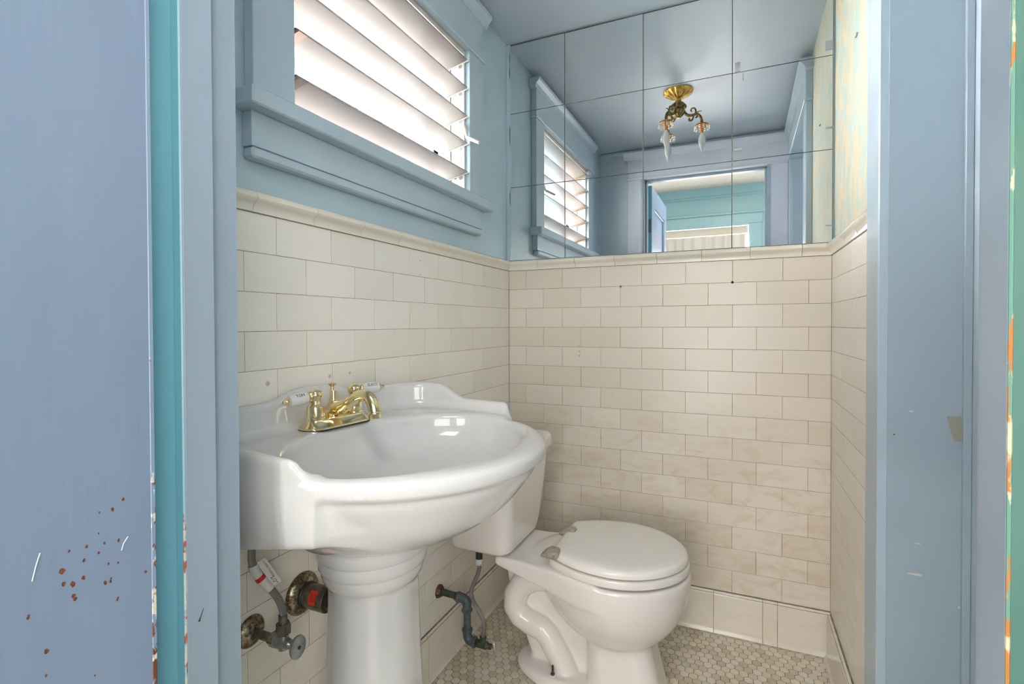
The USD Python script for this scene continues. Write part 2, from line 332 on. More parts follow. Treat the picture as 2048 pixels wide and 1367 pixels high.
BASE = [(-.005, .0015), (.0200, .0015), (.0195, .005), (.0150, .011), (.0125, .021), (.0120, .128), (.0112, .135), (.0080, .1405), (.0040, .1428), (-.005, .1430)]
def base(name, label, cuts, O, A, N):
    b = thing(name, label, kind='structure')
    obj('grout_bed', extrude_profile([(-.005, 0), (.0105, 0), (.0105, .137), (.003, .1435), (-.005, .1435)], cuts[0], cuts[-1], O, A, N), M['grout'], b)
    for a0, a1 in zip(cuts[:-1], cuts[1:]): obj('base_tile', extrude_profile(BASE, a0 + .0009, a1 - .0009, O, A, N), M['tile_trim'], b, smooth=35)
base('baseboard_left', 'cream cove base tiles along the left wall', [0.02, .172, .3215, .471, .622, .774, .927, 1.079, 1.232, 1.384, 1.459], (0, 0, 0), (0, -1, 0), (1, 0, 0))
base('baseboard_back', 'cream cove base tiles along the back wall', [0.0, .016, .168, .321, .473, .6255, .779, .932, .976, 1.1277], (0, 0, 0), (1, 0, 0), (0, -1, 0))
base('baseboard_right', 'cream cove base tiles along the right wall', [0.02, .11, .2625, .415, .574], (W, 0, 0), (0, -1, 0), (-1, 0, 0))

# small marks on the tile
def disc(name, p, r, N, mat, wall, t=.0012, **kw): return obj(name, lathe([(r, 0), (r, t * .6), (r * .8, t)], p, N, 16), mat, wall, smooth=40, **kw)
M['filler'] = simple('old_filler', srgb(198, 186, 164), .6)
M['plug'] = noisy('brass_plug', srgb(112, 92, 40), srgb(150, 128, 70), (400, 400, 400), .5)
M['hole'] = simple('dark_hole', srgb(46, 38, 24), .9)
for y, z, r in ((-1.2415, .9395, .0045), (-1.172, .955, .0050), (-1.0035, .9535, .0040), (-.938, .9555, .0036), (-.637, 1.2585, .0026), (-.637, 1.217, .0026), (-.214, 1.253, .0025), (-.214, 1.213, .0025)):
    disc('filled_hole', (0, y, z), r, (1, 0, 0), M['filler'], wall_left, .0006)
disc('wall_plug', (.455, 0, 1.2095), .0042, (0, -1, 0), M['plug'], wall_back, .0022, label='brass screw plug in the tile')
disc('wall_plug', (.8365, 0, 1.2115), .0042, (0, -1, 0), M['hole'], wall_back, .0012, label='dark screw hole in the tile')
for z in (.985, .966, .949): disc('filled_hole', (.297, 0, z), .0032, (0, -1, 0), M['filler'], wall_back, .0006)

# ------------------------------------------------------------------ floor of hexagon tiles
floor = thing('floor', 'white hexagon mosaic tile floor with dark grout', kind='structure')
obj('grout_bed', bx(-.02, W + .14, YH, .02, -.06, -.0012), M['grout_floor'], floor)
def project(p):
    d = V(p) - CAM; z = d @ FW
    return 1024 + F_PX * (d @ RT) / z, V0 - F_PX * (d @ UP) / z, z
hp, hr = .0256, .0235
def hexagon(cx, cy):
    r = .0142; th = np.radians(np.arange(6) * 60 + 30); o = np.c_[np.cos(th) * r * .99, np.sin(th) * r * 1.03]; dz = RNG.uniform(-.0003, .0003)
    v = np.vstack([np.c_[o, np.full(6, -.004)], np.c_[o, np.full(6, -.0007 + dz)], np.c_[o * .95, np.full(6, dz)]]) + V([cx, cy, 0])
    f = []
    for b in (0, 6):
        for i in range(6): j = (i + 1) % 6; f += [(b + i, b + j, b + 6 + j), (b + i, b + 6 + j, b + 6 + i)]
    f += [(12, 12 + i, 13 + i) for i in range(1, 5)]
    return trimesh.Trimesh(v, f, process=False)
vis_poly = [Polygon([(850, 1367), (1000, 1215), (1015, 1245), (1062, 1367)]), Polygon([(1310, 1238), (1660, 1310), (1672, 1367), (1318, 1367)])]
near, rest = [], []
for j in range(int(1.5 / hr) + 1):
    for i in range(-1, int(W / hp) + 2):
        cx, cy = .9747 - .0256 * 38 + i * hp + (hp / 2 if j % 2 else 0), -.0135 - j * hr
        if -.012 < cx < W + .012 and cy > YF - .1:
            u, v, z = project((cx, cy, 0)) if (V([cx, cy, 0]) - CAM) @ FW > .1 else (0, 0, 1)
            (near if any(q.contains(Point(u, v)) for q in vis_poly) else rest).append((z, cx, cy))
near.sort()
for z, cx, cy in near[:298]: obj('hexagon_tile', hexagon(cx, cy), M['hex'], floor)
obj('hexagon_tiles', cat(*[hexagon(cx, cy) for z, cx, cy in near[298:] + rest]), M['hex_far'], floor, kind='stuff')

# ------------------------------------------------------------------ mirror of twelve square tiles
mirror = thing('wall_mirror', 'wall mirror made of twelve square mirror tiles above the tiled back wall', 'mirror')
MX, MZ = [.008, .2405, .538, .8345, 1.1275], [1.3275, 1.622, 1.9185, 2.1925]
obj('backing', bx(.006, W, -.0005, .0055, 1.3273, 2.196), M['mirror_back'], mirror)
TILT_A = {0: .0058, 1: .0058, 2: .0058, 3: .0052}       # each column of tiles was glued a touch out of square
for i in range(4):
    for k in range(3):
        g = .0009
        obj('mirror_tile', tile_mesh(MX[i] + g, MX[i + 1] - g, MZ[k] + g, MZ[k + 1] - g, .0005, .0045, .0006, (0, 0, 0), (1, 0, 0), (0, -1, 0), (TILT_A[i], RNG.uniform(-.0004, .0004))), M['mirror'], mirror)
for x0, x1, z0, z1 in ((.843, .8595, 1.922, 1.952), (.866, .8705, 1.890, 1.9135), (.8405, .864, 1.655, 1.663), (1.106, 1.1265, 1.9365, 1.966), (1.108, 1.127, 1.688, 1.694), (1.108, 1.127, 1.381, 1.3835)):
    obj('tape_strip', bx(x0, x1, -.0066, -.0059, z0, z1), M['tape'], mirror)

zc = np.linspace(1.328, 2.196, 90); xc = .009 + .004 * np.sin(zc * 23) + .005 * meshkit.noise(np.c_[zc * 26, zc * 0, zc * 0], 3)
pl = Polygon(list(zip(xc, zc)) + [(-.005, 2.196), (-.005, 1.328)])
mm = trimesh.creation.extrude_polygon(pl, .004, engine='earcut'); mm.apply_transform(np.array([[1, 0, 0, 0], [0, 0, -1, -.0035], [0, 1, 0, 0], [0, 0, 0, 1.0]]))
obj('painted_edge', mm, M['wall_paint'], mirror, label='ragged blue paint along the left edge of the mirror')

# ------------------------------------------------------------------ window
win = thing('window_1', 'louvre window of frosted glass slats in a blue painted frame on the left wall', kind='structure')
TP = M['trim_paint']
obj('jamb', bx(-.125, .004, WY0 - .012, WY0, WZ0 - .02, WZ1 + .012), TP, win); obj('jamb', bx(-.125, .004, WY1, WY1 + .012, WZ0 - .02, WZ1 + .012), TP, win)
obj('jamb', bx(-.125, .0196, WY0, WY1, WZ1 - .0005, WZ1 + .012), TP, win)
obj('casing', bx(-.005, .020, WY0 - .1, WY0 - .001, WZ0 - .001, WZ1 + .001, .0015), TP, win); obj('casing', bx(-.005, .020, WY1 + .001, WY1 + .1, WZ0 - .001, WZ1 + .001, .0015), TP, win)
obj('casing_head', bx(-.005, .021, WY0 - .102, WY1 + .102, WZ1 + .001, 2.135, .0015), TP, win)
obj('fillet', bx(-.005, .027, WY0 - .112, WY1 + .112, WZ1 + .001, WZ1 + .013, .003), TP, win)
obj('crown_cap', extrude_profile([(-.005, 2.130), (.024, 2.130), (.030, 2.145), (.044, 2.160), (.046, 2.172), (-.005, 2.172)], -WY0 + .125, -WY1 - .125, (0, 0, 0), (0, -1, 0), (1, 0, 0)), TP, win)
obj('sill', bx(-.125, .052, WY0 - .128, WY1 + .122, 1.474, WZ0, .003), TP, win)
obj('apron', cat(bx(-.005, .020, WY0 - .105, WY1 + .09, 1.408, 1.474, .001), bx(-.005, .022, WY0 - .105, WY1 + .085, 1.386, 1.407, .004)), TP, win)
SL = [1.9625, 1.8695, 1.7748, 1.6834, 1.5869]
M['slat'] = usdkit.material(stage, LK + 'frosted_glass', {
    'g': ('geometry', {}), 'm': ('mapping', dict(scale=(260, 160, 260))), 'n': ('noise_texture', dict(scale=1.0, detail=2)), 'bp': ('bump', dict(strength=.5, distance=.001)),
    't': ('translucent_bsdf', dict(color=(.46, .44, .43))), 'd': ('diffuse_bsdf', dict(color=(.16, .155, .15))), 'mx': ('mix_closure', dict(fac=.28)),
    'gl': ('glossy_bsdf', dict(color=(1, 1, 1), roughness=.25)), 'f': ('fresnel', dict(IOR=1.45)), 'mo': ('mix_closure', {})},
    [('g.position', 'm.vector'), ('m.vector', 'n.vector'), ('n.fac', 'bp.height'), ('bp.normal', 't.normal'), ('bp.normal', 'gl.normal'), ('t.BSDF', 'mx.closure1'), ('d.BSDF', 'mx.closure2'),
     ('f.fac', 'mo.fac'), ('mx.closure', 'mo.closure1'), ('gl.BSDF', 'mo.closure2')], 'mo.closure')
for s, (y0, y1) in ((1, (WY0 + .001, WY0 + .009)), (-1, (WY1 - .009, WY1 - .001))):
    obj('channel', cat(bx(-.048, .003, y0, y1, WZ0 + .002, WZ1 - .002, .001), bx(-.1, -.052, y0, y1 - .001 * s, WZ0 + .002, WZ1 - .002)), M['alu'], win)
obj('top_rail', bx(-.1, .002, WY0 + .012, WY1 - .012, WZ1 - .016, WZ1 - .002, .001), M['alu'], win)
yr = WY1 - .009; ti = math.radians(12)
for z in SL:
    sl = bx(-.105, 0, WY0 + .010, WY1 - .0065 if False else -.3755, -.003, .003, .001)
    sl.apply_transform(trimesh.transformations.rotation_matrix(-ti, (0, 1, 0))); sl.apply_translation((.016, 0, z))
    obj('glass_slat', sl, M['slat'], win, smooth=20)
    for y, mt in ((yr, 'alu'), (WY0 + .009, 'bracket')):
        w0, w1 = (y - .004, y) if mt == 'alu' else (y, y + .024)
        cl = cat(bx(-.098, .004, w0, w1, -.0065, -.0035), bx(-.098, -.004, w0, w1, .0035, .0055), bx(-.1, -.094, w0, w1, -.0065, .0055))
        cl.apply_transform(trimesh.transformations.rotation_matrix(-ti, (0, 1, 0))); cl.apply_translation((.016, 0, z)); obj('slat_clip', cl, M[mt], win)
    obj('pivot', cat(cyl((-.010, yr - .003, z - .018), (-.010, yr, z - .018), .0065, 16), cyl((-.031, yr - .003, z - .016), (-.031, yr, z - .016), .005, 16)), M['chrome'], win, smooth=40)
    obj('slot', bx(-.027, -.018, yr - .0006, yr, z - .068, z - .03), M['filler'], win)
lv = thing('operator_handle', parent=win)
hz = 1.71
obj('link', tube([(.004, yr - .004, hz + .035), (.012, yr - .005, hz + .012), (.018, yr - .006, hz - .012)], .0055, 10), M['alu'], lv, smooth=40)
hd = tube([(.018, yr - .008, hz - .010), (.040, yr - .010, hz - .022), (.066, yr - .012, hz - .036)], [.0065, .0062, .0055], 12); obj('lever', hd, M['alu'], lv, smooth=40)
tag(obj('ground', bx(-14, -.135, -12, 12, -.5, -.4), simple('added_ground', srgb(108, 106, 100), .9)), 'unseen ground added outside the louvre window to cut light from below', kind='structure')  # out of view; added so less sky light comes up from below
# iron grille outside the window
gr = thing('window_grille', 'cream iron security bars seen outside between the frosted louvres', 'window grille')
for k in range(8): obj('bar', bx(-.30, -.288, -1.2 + k * .125, -1.188 + k * .125, 1.35, 2.2), M['bars'], gr)
for z in (1.40, 1.72, 2.1): obj('cross_bar', bx(-.2865, -.272, -1.35, -.2, z, z + .02), M['bars'], gr)

# ------------------------------------------------------------------ frames of the doorway and of the opening on the right
def chip_paint(name, paint, under1, under2, amount, scale, mask_axis=None, lo=0.0, hi=1.0, rough=.32, streak=(70, 70, 6)):
    """paint that has flaked off in spots down to under1/under2; the flaking thins out along an axis."""
    n = {'g': ('geometry', {}), 'm': ('mapping', dict(scale=scale)), 'n': ('noise_texture', dict(scale=1.0, detail=6, roughness=.62, distortion=.6)), 'x': ('separate_xyz', {}),
         'mr': ('map_range', dict(from_min=lo, from_max=hi, to_min=0.0, to_max=1.0, clamp=True)), 'ad': ('math', dict(math_type='multiply_add', value2=amount)),
         'st': ('map_range', dict(from_min=.66, from_max=.69, to_min=0.0, to_max=1.0, clamp=True)), 'n2': ('noise_texture', dict(scale=70.0, detail=3)),
         'ur': ('rgb_ramp', {'ramp': [(0, under1), (.47, under1), (.53, under2), (1, under2)]}), 'mx': ('mix_color', {}),
         'm3': ('mapping', dict(scale=(5, 5, 1.2))), 'n3': ('noise_texture', dict(scale=1.0, detail=4)), 'pr': ('rgb_ramp', {'ramp': [(0, paint[0]), (.35, paint[0]), (.65, paint[1]), (1, paint[1])]}),
         'm4': ('mapping', dict(scale=streak)), 'n4': ('noise_texture', dict(scale=1.0, detail=4)), 'b': ('bump', dict(strength=.22, distance=.002)), 'p': ('principled_bsdf', dict(roughness=rough))}
    l = [('g.position', 'm.vector'), ('m.vector', 'n.vector'), ('g.position', 'x.vector'), (f'x.{mask_axis or "z"}', 'mr.value'), ('mr.result', 'ad.value1'), ('n.fac', 'ad.value3'), ('ad.value', 'st.value'),
         ('g.position', 'n2.vector'), ('n2.fac', 'ur.fac'), ('st.result', 'mx.fac'), ('pr.color', 'mx.a'), ('ur.color', 'mx.b'), ('mx.result', 'p.base_color'),
         ('g.position', 'm3.vector'), ('m3.vector', 'n3.vector'), ('n3.fac', 'pr.fac'), ('g.position', 'm4.vector'), ('m4.vector', 'n4.vector'), ('n4.fac', 'b.height'), ('b.normal', 'p.normal')]
    return usdkit.material(stage, LK + name, n, l, 'p.BSDF')
WHITE_WOOD, BROWN, RUST = srgb(214, 208, 196), srgb(112, 66, 44), srgb(190, 92, 66)
M['edge_left'] = chip_paint('chipped_stop_edge_highlight', (srgb(150, 190, 204), srgb(168, 200, 212)), WHITE_WOOD, RUST, .30, (60, 60, 22), 'z', 1.1, .55)  # flaking is wear; the paler paint carries the highlight along the edge
M['edge_right'] = chip_paint('chipped_green_edge', (srgb(110, 156, 138), srgb(124, 168, 144)), srgb(190, 126, 66), srgb(214, 208, 176), .15, (70, 70, 18), 'z', 2.2, .8)
M['door_paint'] = chip_paint('door_paint', (srgb(120, 136, 160), srgb(127, 143, 165)), BROWN, BROWN, -.2, (150, 150, 110), 'z', -9, -8, .34)
M['door_edge'] = chip_paint('chipped_door_edge', (srgb(128, 148, 170), srgb(136, 154, 174)), WHITE_WOOD, BROWN, .30, (90, 90, 40), 'z', 1.15, .62)

fr = thing('trim_1', 'blue painted door frame around the doorway nearest the viewer', kind='structure')
YC = YF + .019
S0, S1 = -1.4985, -1.5368
obj('jamb', bx(DX0 - .0195, DX0, YC + .0004, S1, 0, DZ + .0185), M['frame_paint_shaded'], fr); obj('jamb', bx(DX1, DX1 + .0195, YC + .0004, S1 + .002, 0, DZ + .0185), M['frame_paint_shaded'], fr)
obj('rebate', bx(DX0 - .0205, DX0 - .0002, S1 - .0002, YH - .002, 0, DZ + .02), M['teal_paint'], fr, label='turquoise painted door rebate')
obj('rebate', bx(DX1 + .0002, DX1 + .0205, S1 + .0018, YH - .002, 0, DZ + .02), M['green_paint'], fr, label='green painted door rebate')
obj('head_jamb', bx(DX0, DX1, YF - .002, YH - .002, DZ, DZ + .02), M['frame_paint_shaded'], fr)
obj('stop', bx(DX0 - .001, DX0 + .0126, S0, S1, 0, DZ, .002), M['frame_paint_shaded'], fr); obj('stop', bx(DX1 - .0126, DX1 + .001, S0, S1 + .001, 0, DZ, .002), M['frame_paint_shaded'], fr)
obj('stop_edge', bx(DX0 + .0004, DX0 + .0112, S1 - .0002, S1 - .0014, 0, DZ, .0005), M['teal_paint'], fr, label='turquoise face of the door stop')
obj('stop_edge', bx(DX0 + .0105, DX0 + .0129, S1 + .0012, S1 - .0016, 0, DZ, .0008), M['edge_left'], fr, label='flaking edge of the door stop')
obj('stop_edge', bx(DX1 - .0112, DX1 + .001, S1 + .0012, S1 - .0006, 0, DZ, .0005), M['green_paint'], fr, label='green face of the door stop')
obj('stop_edge', bx(DX1 - .0129, DX1 - .0108, S1 + .0022, S1 - .0008, 0, DZ, .0008), M['edge_right'], fr, label='flaking edge of the door stop')
obj('head_stop', bx(DX0, DX1, S0, S1, DZ - .0126, DZ + .001, .002), M['frame_paint_shaded'], fr)
obj('casing', bx(DX0 - .105, DX0 - .0005, YF - .005, YC, 0, DZ + .001, .002), M['casing_paint_lit'], fr); obj('casing', bx(DX1 + .001, W - .021, YF - .005, YC, 0, DZ + .001, .002), M['casing_paint_lit'], fr)
obj('casing_head', bx(DX0 - .107, W - .0215, YF - .005, YC + .001, DZ + .001, 2.135, .002), M['casing_paint_lit'], fr)
obj('fillet', bx(DX0 - .117, W - .0215, YF - .005, YC + .007, DZ + .0015, DZ + .013, .003), M['casing_paint_lit'], fr)
obj('crown_cap', extrude_profile([(-.005, 2.130), (.024, 2.130), (.030, 2.145), (.044, 2.160), (.046, 2.172), (-.005, 2.172)], DX0 - .13, W - .022, (0, YF, 0), (1, 0, 0), (0, 1, 0)), M['casing_paint_lit'], fr)
obj('ceiling_moulding', bx(0, W, YF - .003, YF + .014, ZC - .024, ZC - .001, .004), TP, fr)
obj('hall_casing', bx(DX1 + .004, DX1 + .11, YH, YH - .02, 0, DZ + .004, .002), M['green_paint'], fr); obj('hall_casing', bx(DX0 - .11, DX0 - .004, YH, YH - .02, 0, DZ + .004, .002), M['teal_paint'], fr)
obj('hall_casing', bx(DX0 - .11, DX1 + .11, YH, YH - .02, DZ + .004, DZ + .12, .002), M['hall_paint'], fr)

fr2 = thing('trim_2', 'blue painted frame of the second door opening in the right wall', kind='structure')
XC = W - .020
obj('casing', bx(XC, W + .006, -.5745, OY0, 0, DZ + .001, .002), TP, fr2); obj('casing', bx(XC, W + .006, OY1, YF + .0005, 0, DZ + .001, .002), TP, fr2)
obj('casing_head', bx(XC - .001, W + .006, -.572, YF + .0005, DZ + .001, 2.135, .002), TP, fr2)
obj('fillet', bx(XC - .008, W + .006, -.562, YF + .0205, DZ + .0015, DZ + .013, .003), TP, fr2)
obj('crown_cap', extrude_profile([(-.006, 2.130), (.024, 2.130), (.030, 2.145), (.044, 2.160), (.046, 2.172), (-.006, 2.172)], .549, -YF - .05, (W, 0, 0), (0, -1, 0), (-1, 0, 0)), TP, fr2)
obj('jamb', cat(bx(W - .004, W + .124, OY0 - .003, OY0 + .018, 0, DZ + .013), bx(W + .112, W + .1245, OY0 - .012, OY0 - .0025, 0, DZ, .001)), M['jamb_paint_shaded'], fr2)
obj('jamb', bx(W - .004, W + .124, OY1 - .015, OY1 + .004, 0, DZ + .013), M['jamb_paint_shaded'], fr2)
obj('head_jamb', bx(W - .004, W + .124, OY1, OY0, DZ, DZ + .013), TP, fr2)
M['old_tape'] = usdkit.material(stage, LK + 'old_clear_tape', {'t': ('transparent_bsdf', dict(color=(.94, .93, .88))), 'p': ('principled_bsdf', dict(base_color=srgb(206, 204, 186), roughness=.2)), 'mx': ('mix_closure', dict(fac=.35))},
                               [('t.BSDF', 'mx.closure1'), ('p.BSDF', 'mx.closure2')], 'mx.closure')
yj = OY0 - .003
# stand it up against the jamb
mm = trimesh.creation.extrude_polygon(Polygon([(0, 0), (.022, .001), (.023, -.047), (.011, -.047)]), .0004, engine='earcut')
mm.apply_transform(np.array([[1, 0, 0, W + .0890], [0, 0, -1, yj - .0002], [0, 1, 0, .893], [0, 0, 0, 1.0]]))
tag(obj('tape_scrap', mm, M['old_tape']), 'torn scrap of yellowed clear tape stuck on the right door jamb', 'tape')
# the closed door that fills the opening
d2 = thing('door_2', 'closed blue painted door in the opening of the right wall', kind='structure')
obj('door_slab', bx(W + .125, W + .16, OY1 - .01, OY0 + .01, .004, DZ + .008), TP, d2)

# ------------------------------------------------------------------ the open door on the left
d1 = thing('door_1', 'open blue panel door with chipped paint standing at the left edge', kind='structure')
HX0, HX1, HY = DX0 - .006, .316, -1.5772
def door_slab():
    s = manifold3d.Manifold
    def mb(x0, x1, y0, y1, z0, z1): return s.cube((x1 - x0, y1 - y0, z1 - z0)).translate((x0, y0, z0))
    b = mb(HX0, HX1, HY - .70, HY - .0025, .008, 1.985)
    for z0, z1 in ((.22, .82), (.96, 1.86)):
        b = b - mb(HX1 - .012, HX1 + .01, HY - .70 + .12, HY - .135, z0, z1)
    return b
obj('door_leaf', door_slab(), M['door_paint'], d1)
obj('hinge_edge', bx(HX0, HX1 + .0003, HY - .0026, HY, .008, 1.985, .0012), M['teal_paint'], d1, label='turquoise hinge edge of the door')
obj('worn_arris', bx(HX1 - .0016, HX1 + .0006, HY - .005, HY - .0002, .008, 1.985, .0008), M['door_edge'], d1, label='door arris worn down to wood and white undercoat')
for z0, z1 in ((.22, .82), (.96, 1.86)):
    y0, y1 = HY - .70 + .12, HY - .135; pr = [(-.012, 0), (-.003, 0), (-.001, .008), (-.009, .016), (-.012, .018)]
    obj('panel_moulding', cat(bx(HX1 - .012, HX1 - .003, y0, y0 + .014, z0, z1, .004), bx(HX1 - .012, HX1 - .003, y1 - .014, y1, z0, z1, .004), bx(HX1 - .012, HX1 - .003, y0, y1, z0, z0 + .014, .004), bx(HX1 - .012, HX1 - .003, y0, y1, z1 - .014, z1, .004)), M['door_paint'], d1)
M['hinge'] = noisy('painted_hinge', srgb(84, 112, 120), srgb(120, 110, 92), (80, 80, 80), .5, .3)
for z in (.25, 1.72):
    h = thing('hinge', parent=d1)
    obj('leaf', bx(HX0 + .004, HX1 - .004, HY - .0003, HY + .0022, z - .045, z + .045), M['hinge'], h)
    obj('knuckle', cat(*[cyl((HX0 - .001, HY + .0005, z - .045 + k * .018), (HX0 - .001, HY + .0005, z - .028 + k * .018), .0055, 14) for k in range(5)]), M['hinge'], h, smooth=40)
M['chip'] = noisy('bare_wood_chip', srgb(92, 46, 32), srgb(128, 70, 48), (300, 300, 300), .8)
M['scratch'] = simple('white_scratch', srgb(214, 222, 226), .7)
def on_door(u, v):
    d = FW + (u - 1024) / F_PX * RT + (V0 - v) / F_PX * UP; t = (HX1 - CAM[0]) / d[0]; return (CAM + t * d)[1:]
CH = [(124, 1142, 9), (145, 1167, 8), (127, 1167, 6), (147, 1190, 6), (150, 1197, 6), (210, 1165, 7), (222, 1156, 4), (221, 1162, 4), (235, 1197, 6), (173, 1093, 5), (197, 1105, 5), (209, 1085, 4), (237, 1079, 5), (225, 1018, 6),
      (168, 1120, 5), (167, 1155, 6), (217, 1127, 4), (56, 1234, 6), (93, 1302, 7), (92, 1350, 4), (236, 1125, 4), (291, 1142, 5), (246, 998, 5), (199, 1024, 3), (190, 1350, 4), (138, 1102, 4), (197, 1067, 3)]
for u, v, s in CH:
    y, z = on_door(u, v); w, h = s * .00033, s * .0004
    th = np.linspace(0, 2 * np.pi, 9)[:-1]; rr = [RNG.uniform(.55, 1.1) for _ in th]
    pl = Polygon(np.c_[np.cos(th) * rr * w * .8, np.sin(th) * rr * h])
    c = trimesh.creation.extrude_polygon(pl, .0003, engine='earcut'); c.apply_transform(np.array([[0, 0, 1, HX1 - .0001], [1, 0, 0, y], [0, 1, 0, z], [0, 0, 0, 1.0]]))
    obj('paint_chip', c, M['chip'], d1)
for pts in ([(80, 1105), (72, 1130), (64, 1162)], [(256, 1072), (247, 1086), (243, 1100)]):
    q = [(HX1 + .0001, *on_door(u, v)) for u, v in pts]; obj('scratch', tube(q, .0005, 5), M['scratch'], d1)

def on_plane(u, v, axis, val):
    d = FW + (u - 1024) / F_PX * RT + (V0 - v) / F_PX * UP; return CAM + d * ((val - CAM[axis]) / d[axis])
def fleck(name, u, v, axis, val, w, h, mat, parent, sgn):
    p = on_plane(u, v, axis, val); th = np.linspace(0, 2 * np.pi, 10)[:-1]; rr = np.array([RNG.uniform(.6, 1.1) for _ in th]); q = np.c_[np.cos(th) * rr * w, np.sin(th) * rr * h]
    c = trimesh.creation.extrude_polygon(Polygon(q), .0004, engine='earcut'); T4 = np.eye(4); o = p.copy(); o[axis] -= sgn * .0001
    T4[:3, :3] = np.array([[0, 0, sgn], [1, 0, 0], [0, 1, 0]]) if axis == 0 else np.array([[1, 0, 0], [0, 0, sgn], [0, 1, 0]]); T4[:3, 3] = o
    c.apply_transform(T4); c = c if c.volume > 0 else (c.invert() or c); obj(name, c, mat, parent)
M['tan_chip'] = simple('tan_chip', srgb(198, 172, 146), .8); M['smear'] = simple('pale_smear', srgb(206, 206, 198), .7)
for u, v, w, h in ((1776, 868, .0012, .0035), (1777, 976, .0015, .0055)): fleck('paint_chip', u, v, 1, OY0 - .003, w, h, M['tan_chip'], fr2, -1)
for u, v, w, h in ((1832, 1148, .014, .0030), (1835, 1086, .006, .0014), (1920, 1214, .004, .0022), (1822, 822, .005, .002)): fleck('pale_smear', u, v, 1, OY0 - .003, w, h, M['smear'], fr2, -1)
for u, v, w, h in ((1934, 936, .0022, .0022), (1788, 868, .002, .0012)): fleck('dark_nick', u, v, 1, OY0 - .003, w, h, M['hole'], fr2, -1)
for u, v, w, h in ((1752, 848, .0035, .0016), (1752, 974, .003, .004), (1751, 988, .0025, .002), (1752, 1044, .003, .002), (1752, 530, .002, .006)): fleck('paint_chip', u, v, 0, XC, w * 2, h, M['tan_chip'], fr2, -1)
q0, q1 = on_plane(398, 1242, 0, DX0 + .0127), on_plane(407, 1216, 0, DX0 + .0127)
obj('dark_mark', tube([q0, q0 + (q1 - q0) * .3, q1], [.0011, .0005, .0003], 6), M['hole'], fr)
hk = on_plane(1716, 68, 0, W + .005)
obj('wall_nail', cat(bx(hk[0] - .004, hk[0], hk[1] - .0006, hk[1] + .018, hk[2] - .0008, hk[2] + .0006), bx(hk[0] - .004, hk[0], hk[1] - .0008, hk[1] + .0006, hk[2], hk[2] + .005)), simple('grey_nail', srgb(168, 156, 146), .6), wall_right)

# ------------------------------------------------------------------ the hall behind the viewer, seen in the mirror
HYB, HZ = -3.1, 2.29
hall = thing('wall_hall', 'blue green walls of the hall behind the doorway', kind='structure')
HW = [-.42, .925, .5, 1.955]
obj('plaster', cat(bx(-1.6, HW[0], HYB - .12, HYB, 0, HZ), bx(HW[1], 2.8, HYB - .12, HYB, 0, HZ), bx(HW[0], HW[1], HYB - .12, HYB, 0, HW[2]), bx(HW[0], HW[1], HYB - .12, HYB, HW[3], HZ)), M['hall_paint'], hall)
obj('plaster', cat(bx(-1.7, -1.6, HYB - .12, YH, 0, HZ), bx(2.8, 2.9, HYB - .12, YH, 0, HZ)), M['hall_paint'], hall)
obj('plaster', cat(bx(-1.7, -.131, YH, YH + .09, 0, HZ), bx(W + .301, 2.9, YH, YH + .09, 0, HZ), bx(-.131, W + .301, YH - .001, YH + .09, ZC + .081, HZ)), M['hall_paint'], hall)
obj('crown_moulding', extrude_profile([(0, HZ), (.07, HZ), (.066, HZ - .02), (.04, HZ - .035), (.028, HZ - .06), (.012, HZ - .068), (.01, HZ - .08), (0, HZ - .08)], -1.6, 2.8, (0, HYB, 0), (1, 0, 0), (0, 1, 0)), M['hall_paint'], hall)
obj('floor_boards', bx(-1.7, 2.9, HYB - .1, YH - .0005, -.06, -.001), simple('hall_floor', srgb(150, 128, 104), .5), hall)
obj('ceiling_hall', bx(-1.7, 2.9, HYB - .12, YH + .09, HZ + .0005, HZ + .08), M['popcorn'], kind='structure', label='white popcorn textured ceiling of the hall')
w2 = thing('window_2', 'teal framed window with cream curtains across the hall', kind='structure')
obj('casing', bx(HW[1] - .012, HW[1] + .09, HYB - .02, HYB + .02, .45, HW[3] + .0, .003), M['hall_paint'], w2); obj('casing', bx(HW[0] - .09, HW[0] + .012, HYB - .02, HYB + .02, .45, HW[3], .003), M['hall_paint'], w2)
obj('casing_head', cat(bx(HW[0] - .1, HW[1] + .1, HYB - .02, HYB + .022, HW[3], HW[3] + .09, .003), bx(HW[0] - .12, HW[1] + .12, HYB - .02, HYB + .035, HW[3] + .09, HW[3] + .11, .004), bx(HW[0] + .01, HW[1] - .01, HYB - .02, HYB + .028, HW[3] - .008, HW[3] + .012, .003)), M['hall_paint'], w2)
def cloth(name, col, e): return usdkit.material(stage, LK + name, {'d': ('principled_bsdf', dict(base_color=col, roughness=.9, emission_color=srgb(250, 232, 214), emission_strength=e))}, [], 'd.BSDF')  # emission stands in for daylight coming through the cloth
M['curtain'], M['curtain_band'] = cloth('glowing_curtain', srgb(216, 208, 200), .14), cloth('glowing_curtain_band', srgb(206, 188, 168), .22)
cu = thing('curtain', 'cream pleated curtains hanging in the hall window reflected in the mirror', 'curtain')
xs = np.linspace(HW[0] + .015, HW[1] - .02, 500); ph = (xs - xs[0]) * 2 * np.pi / .085
rows = []
for z, amp in ((HW[3] - .078, .006), (HW[3] - .09, .016), (1.7, .022), (1.2, .024), (.55, .026)):
    rows.append(np.c_[xs + .006 * np.sin(ph * .31), HYB - .055 + amp * np.sin(ph + .8 * np.sin(ph * .23)), np.full(500, z)])
Pf = np.stack(rows); Pb = Pf - V([0, .004, 0])
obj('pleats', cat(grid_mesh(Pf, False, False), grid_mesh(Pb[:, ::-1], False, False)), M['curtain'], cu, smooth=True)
obj('header_band', bx(HW[0] + .0125, HW[1] - .0125, HYB - .09, HYB - .035, HW[3] - .075, HW[3] - .009, .004), M['curtain_band'], cu)

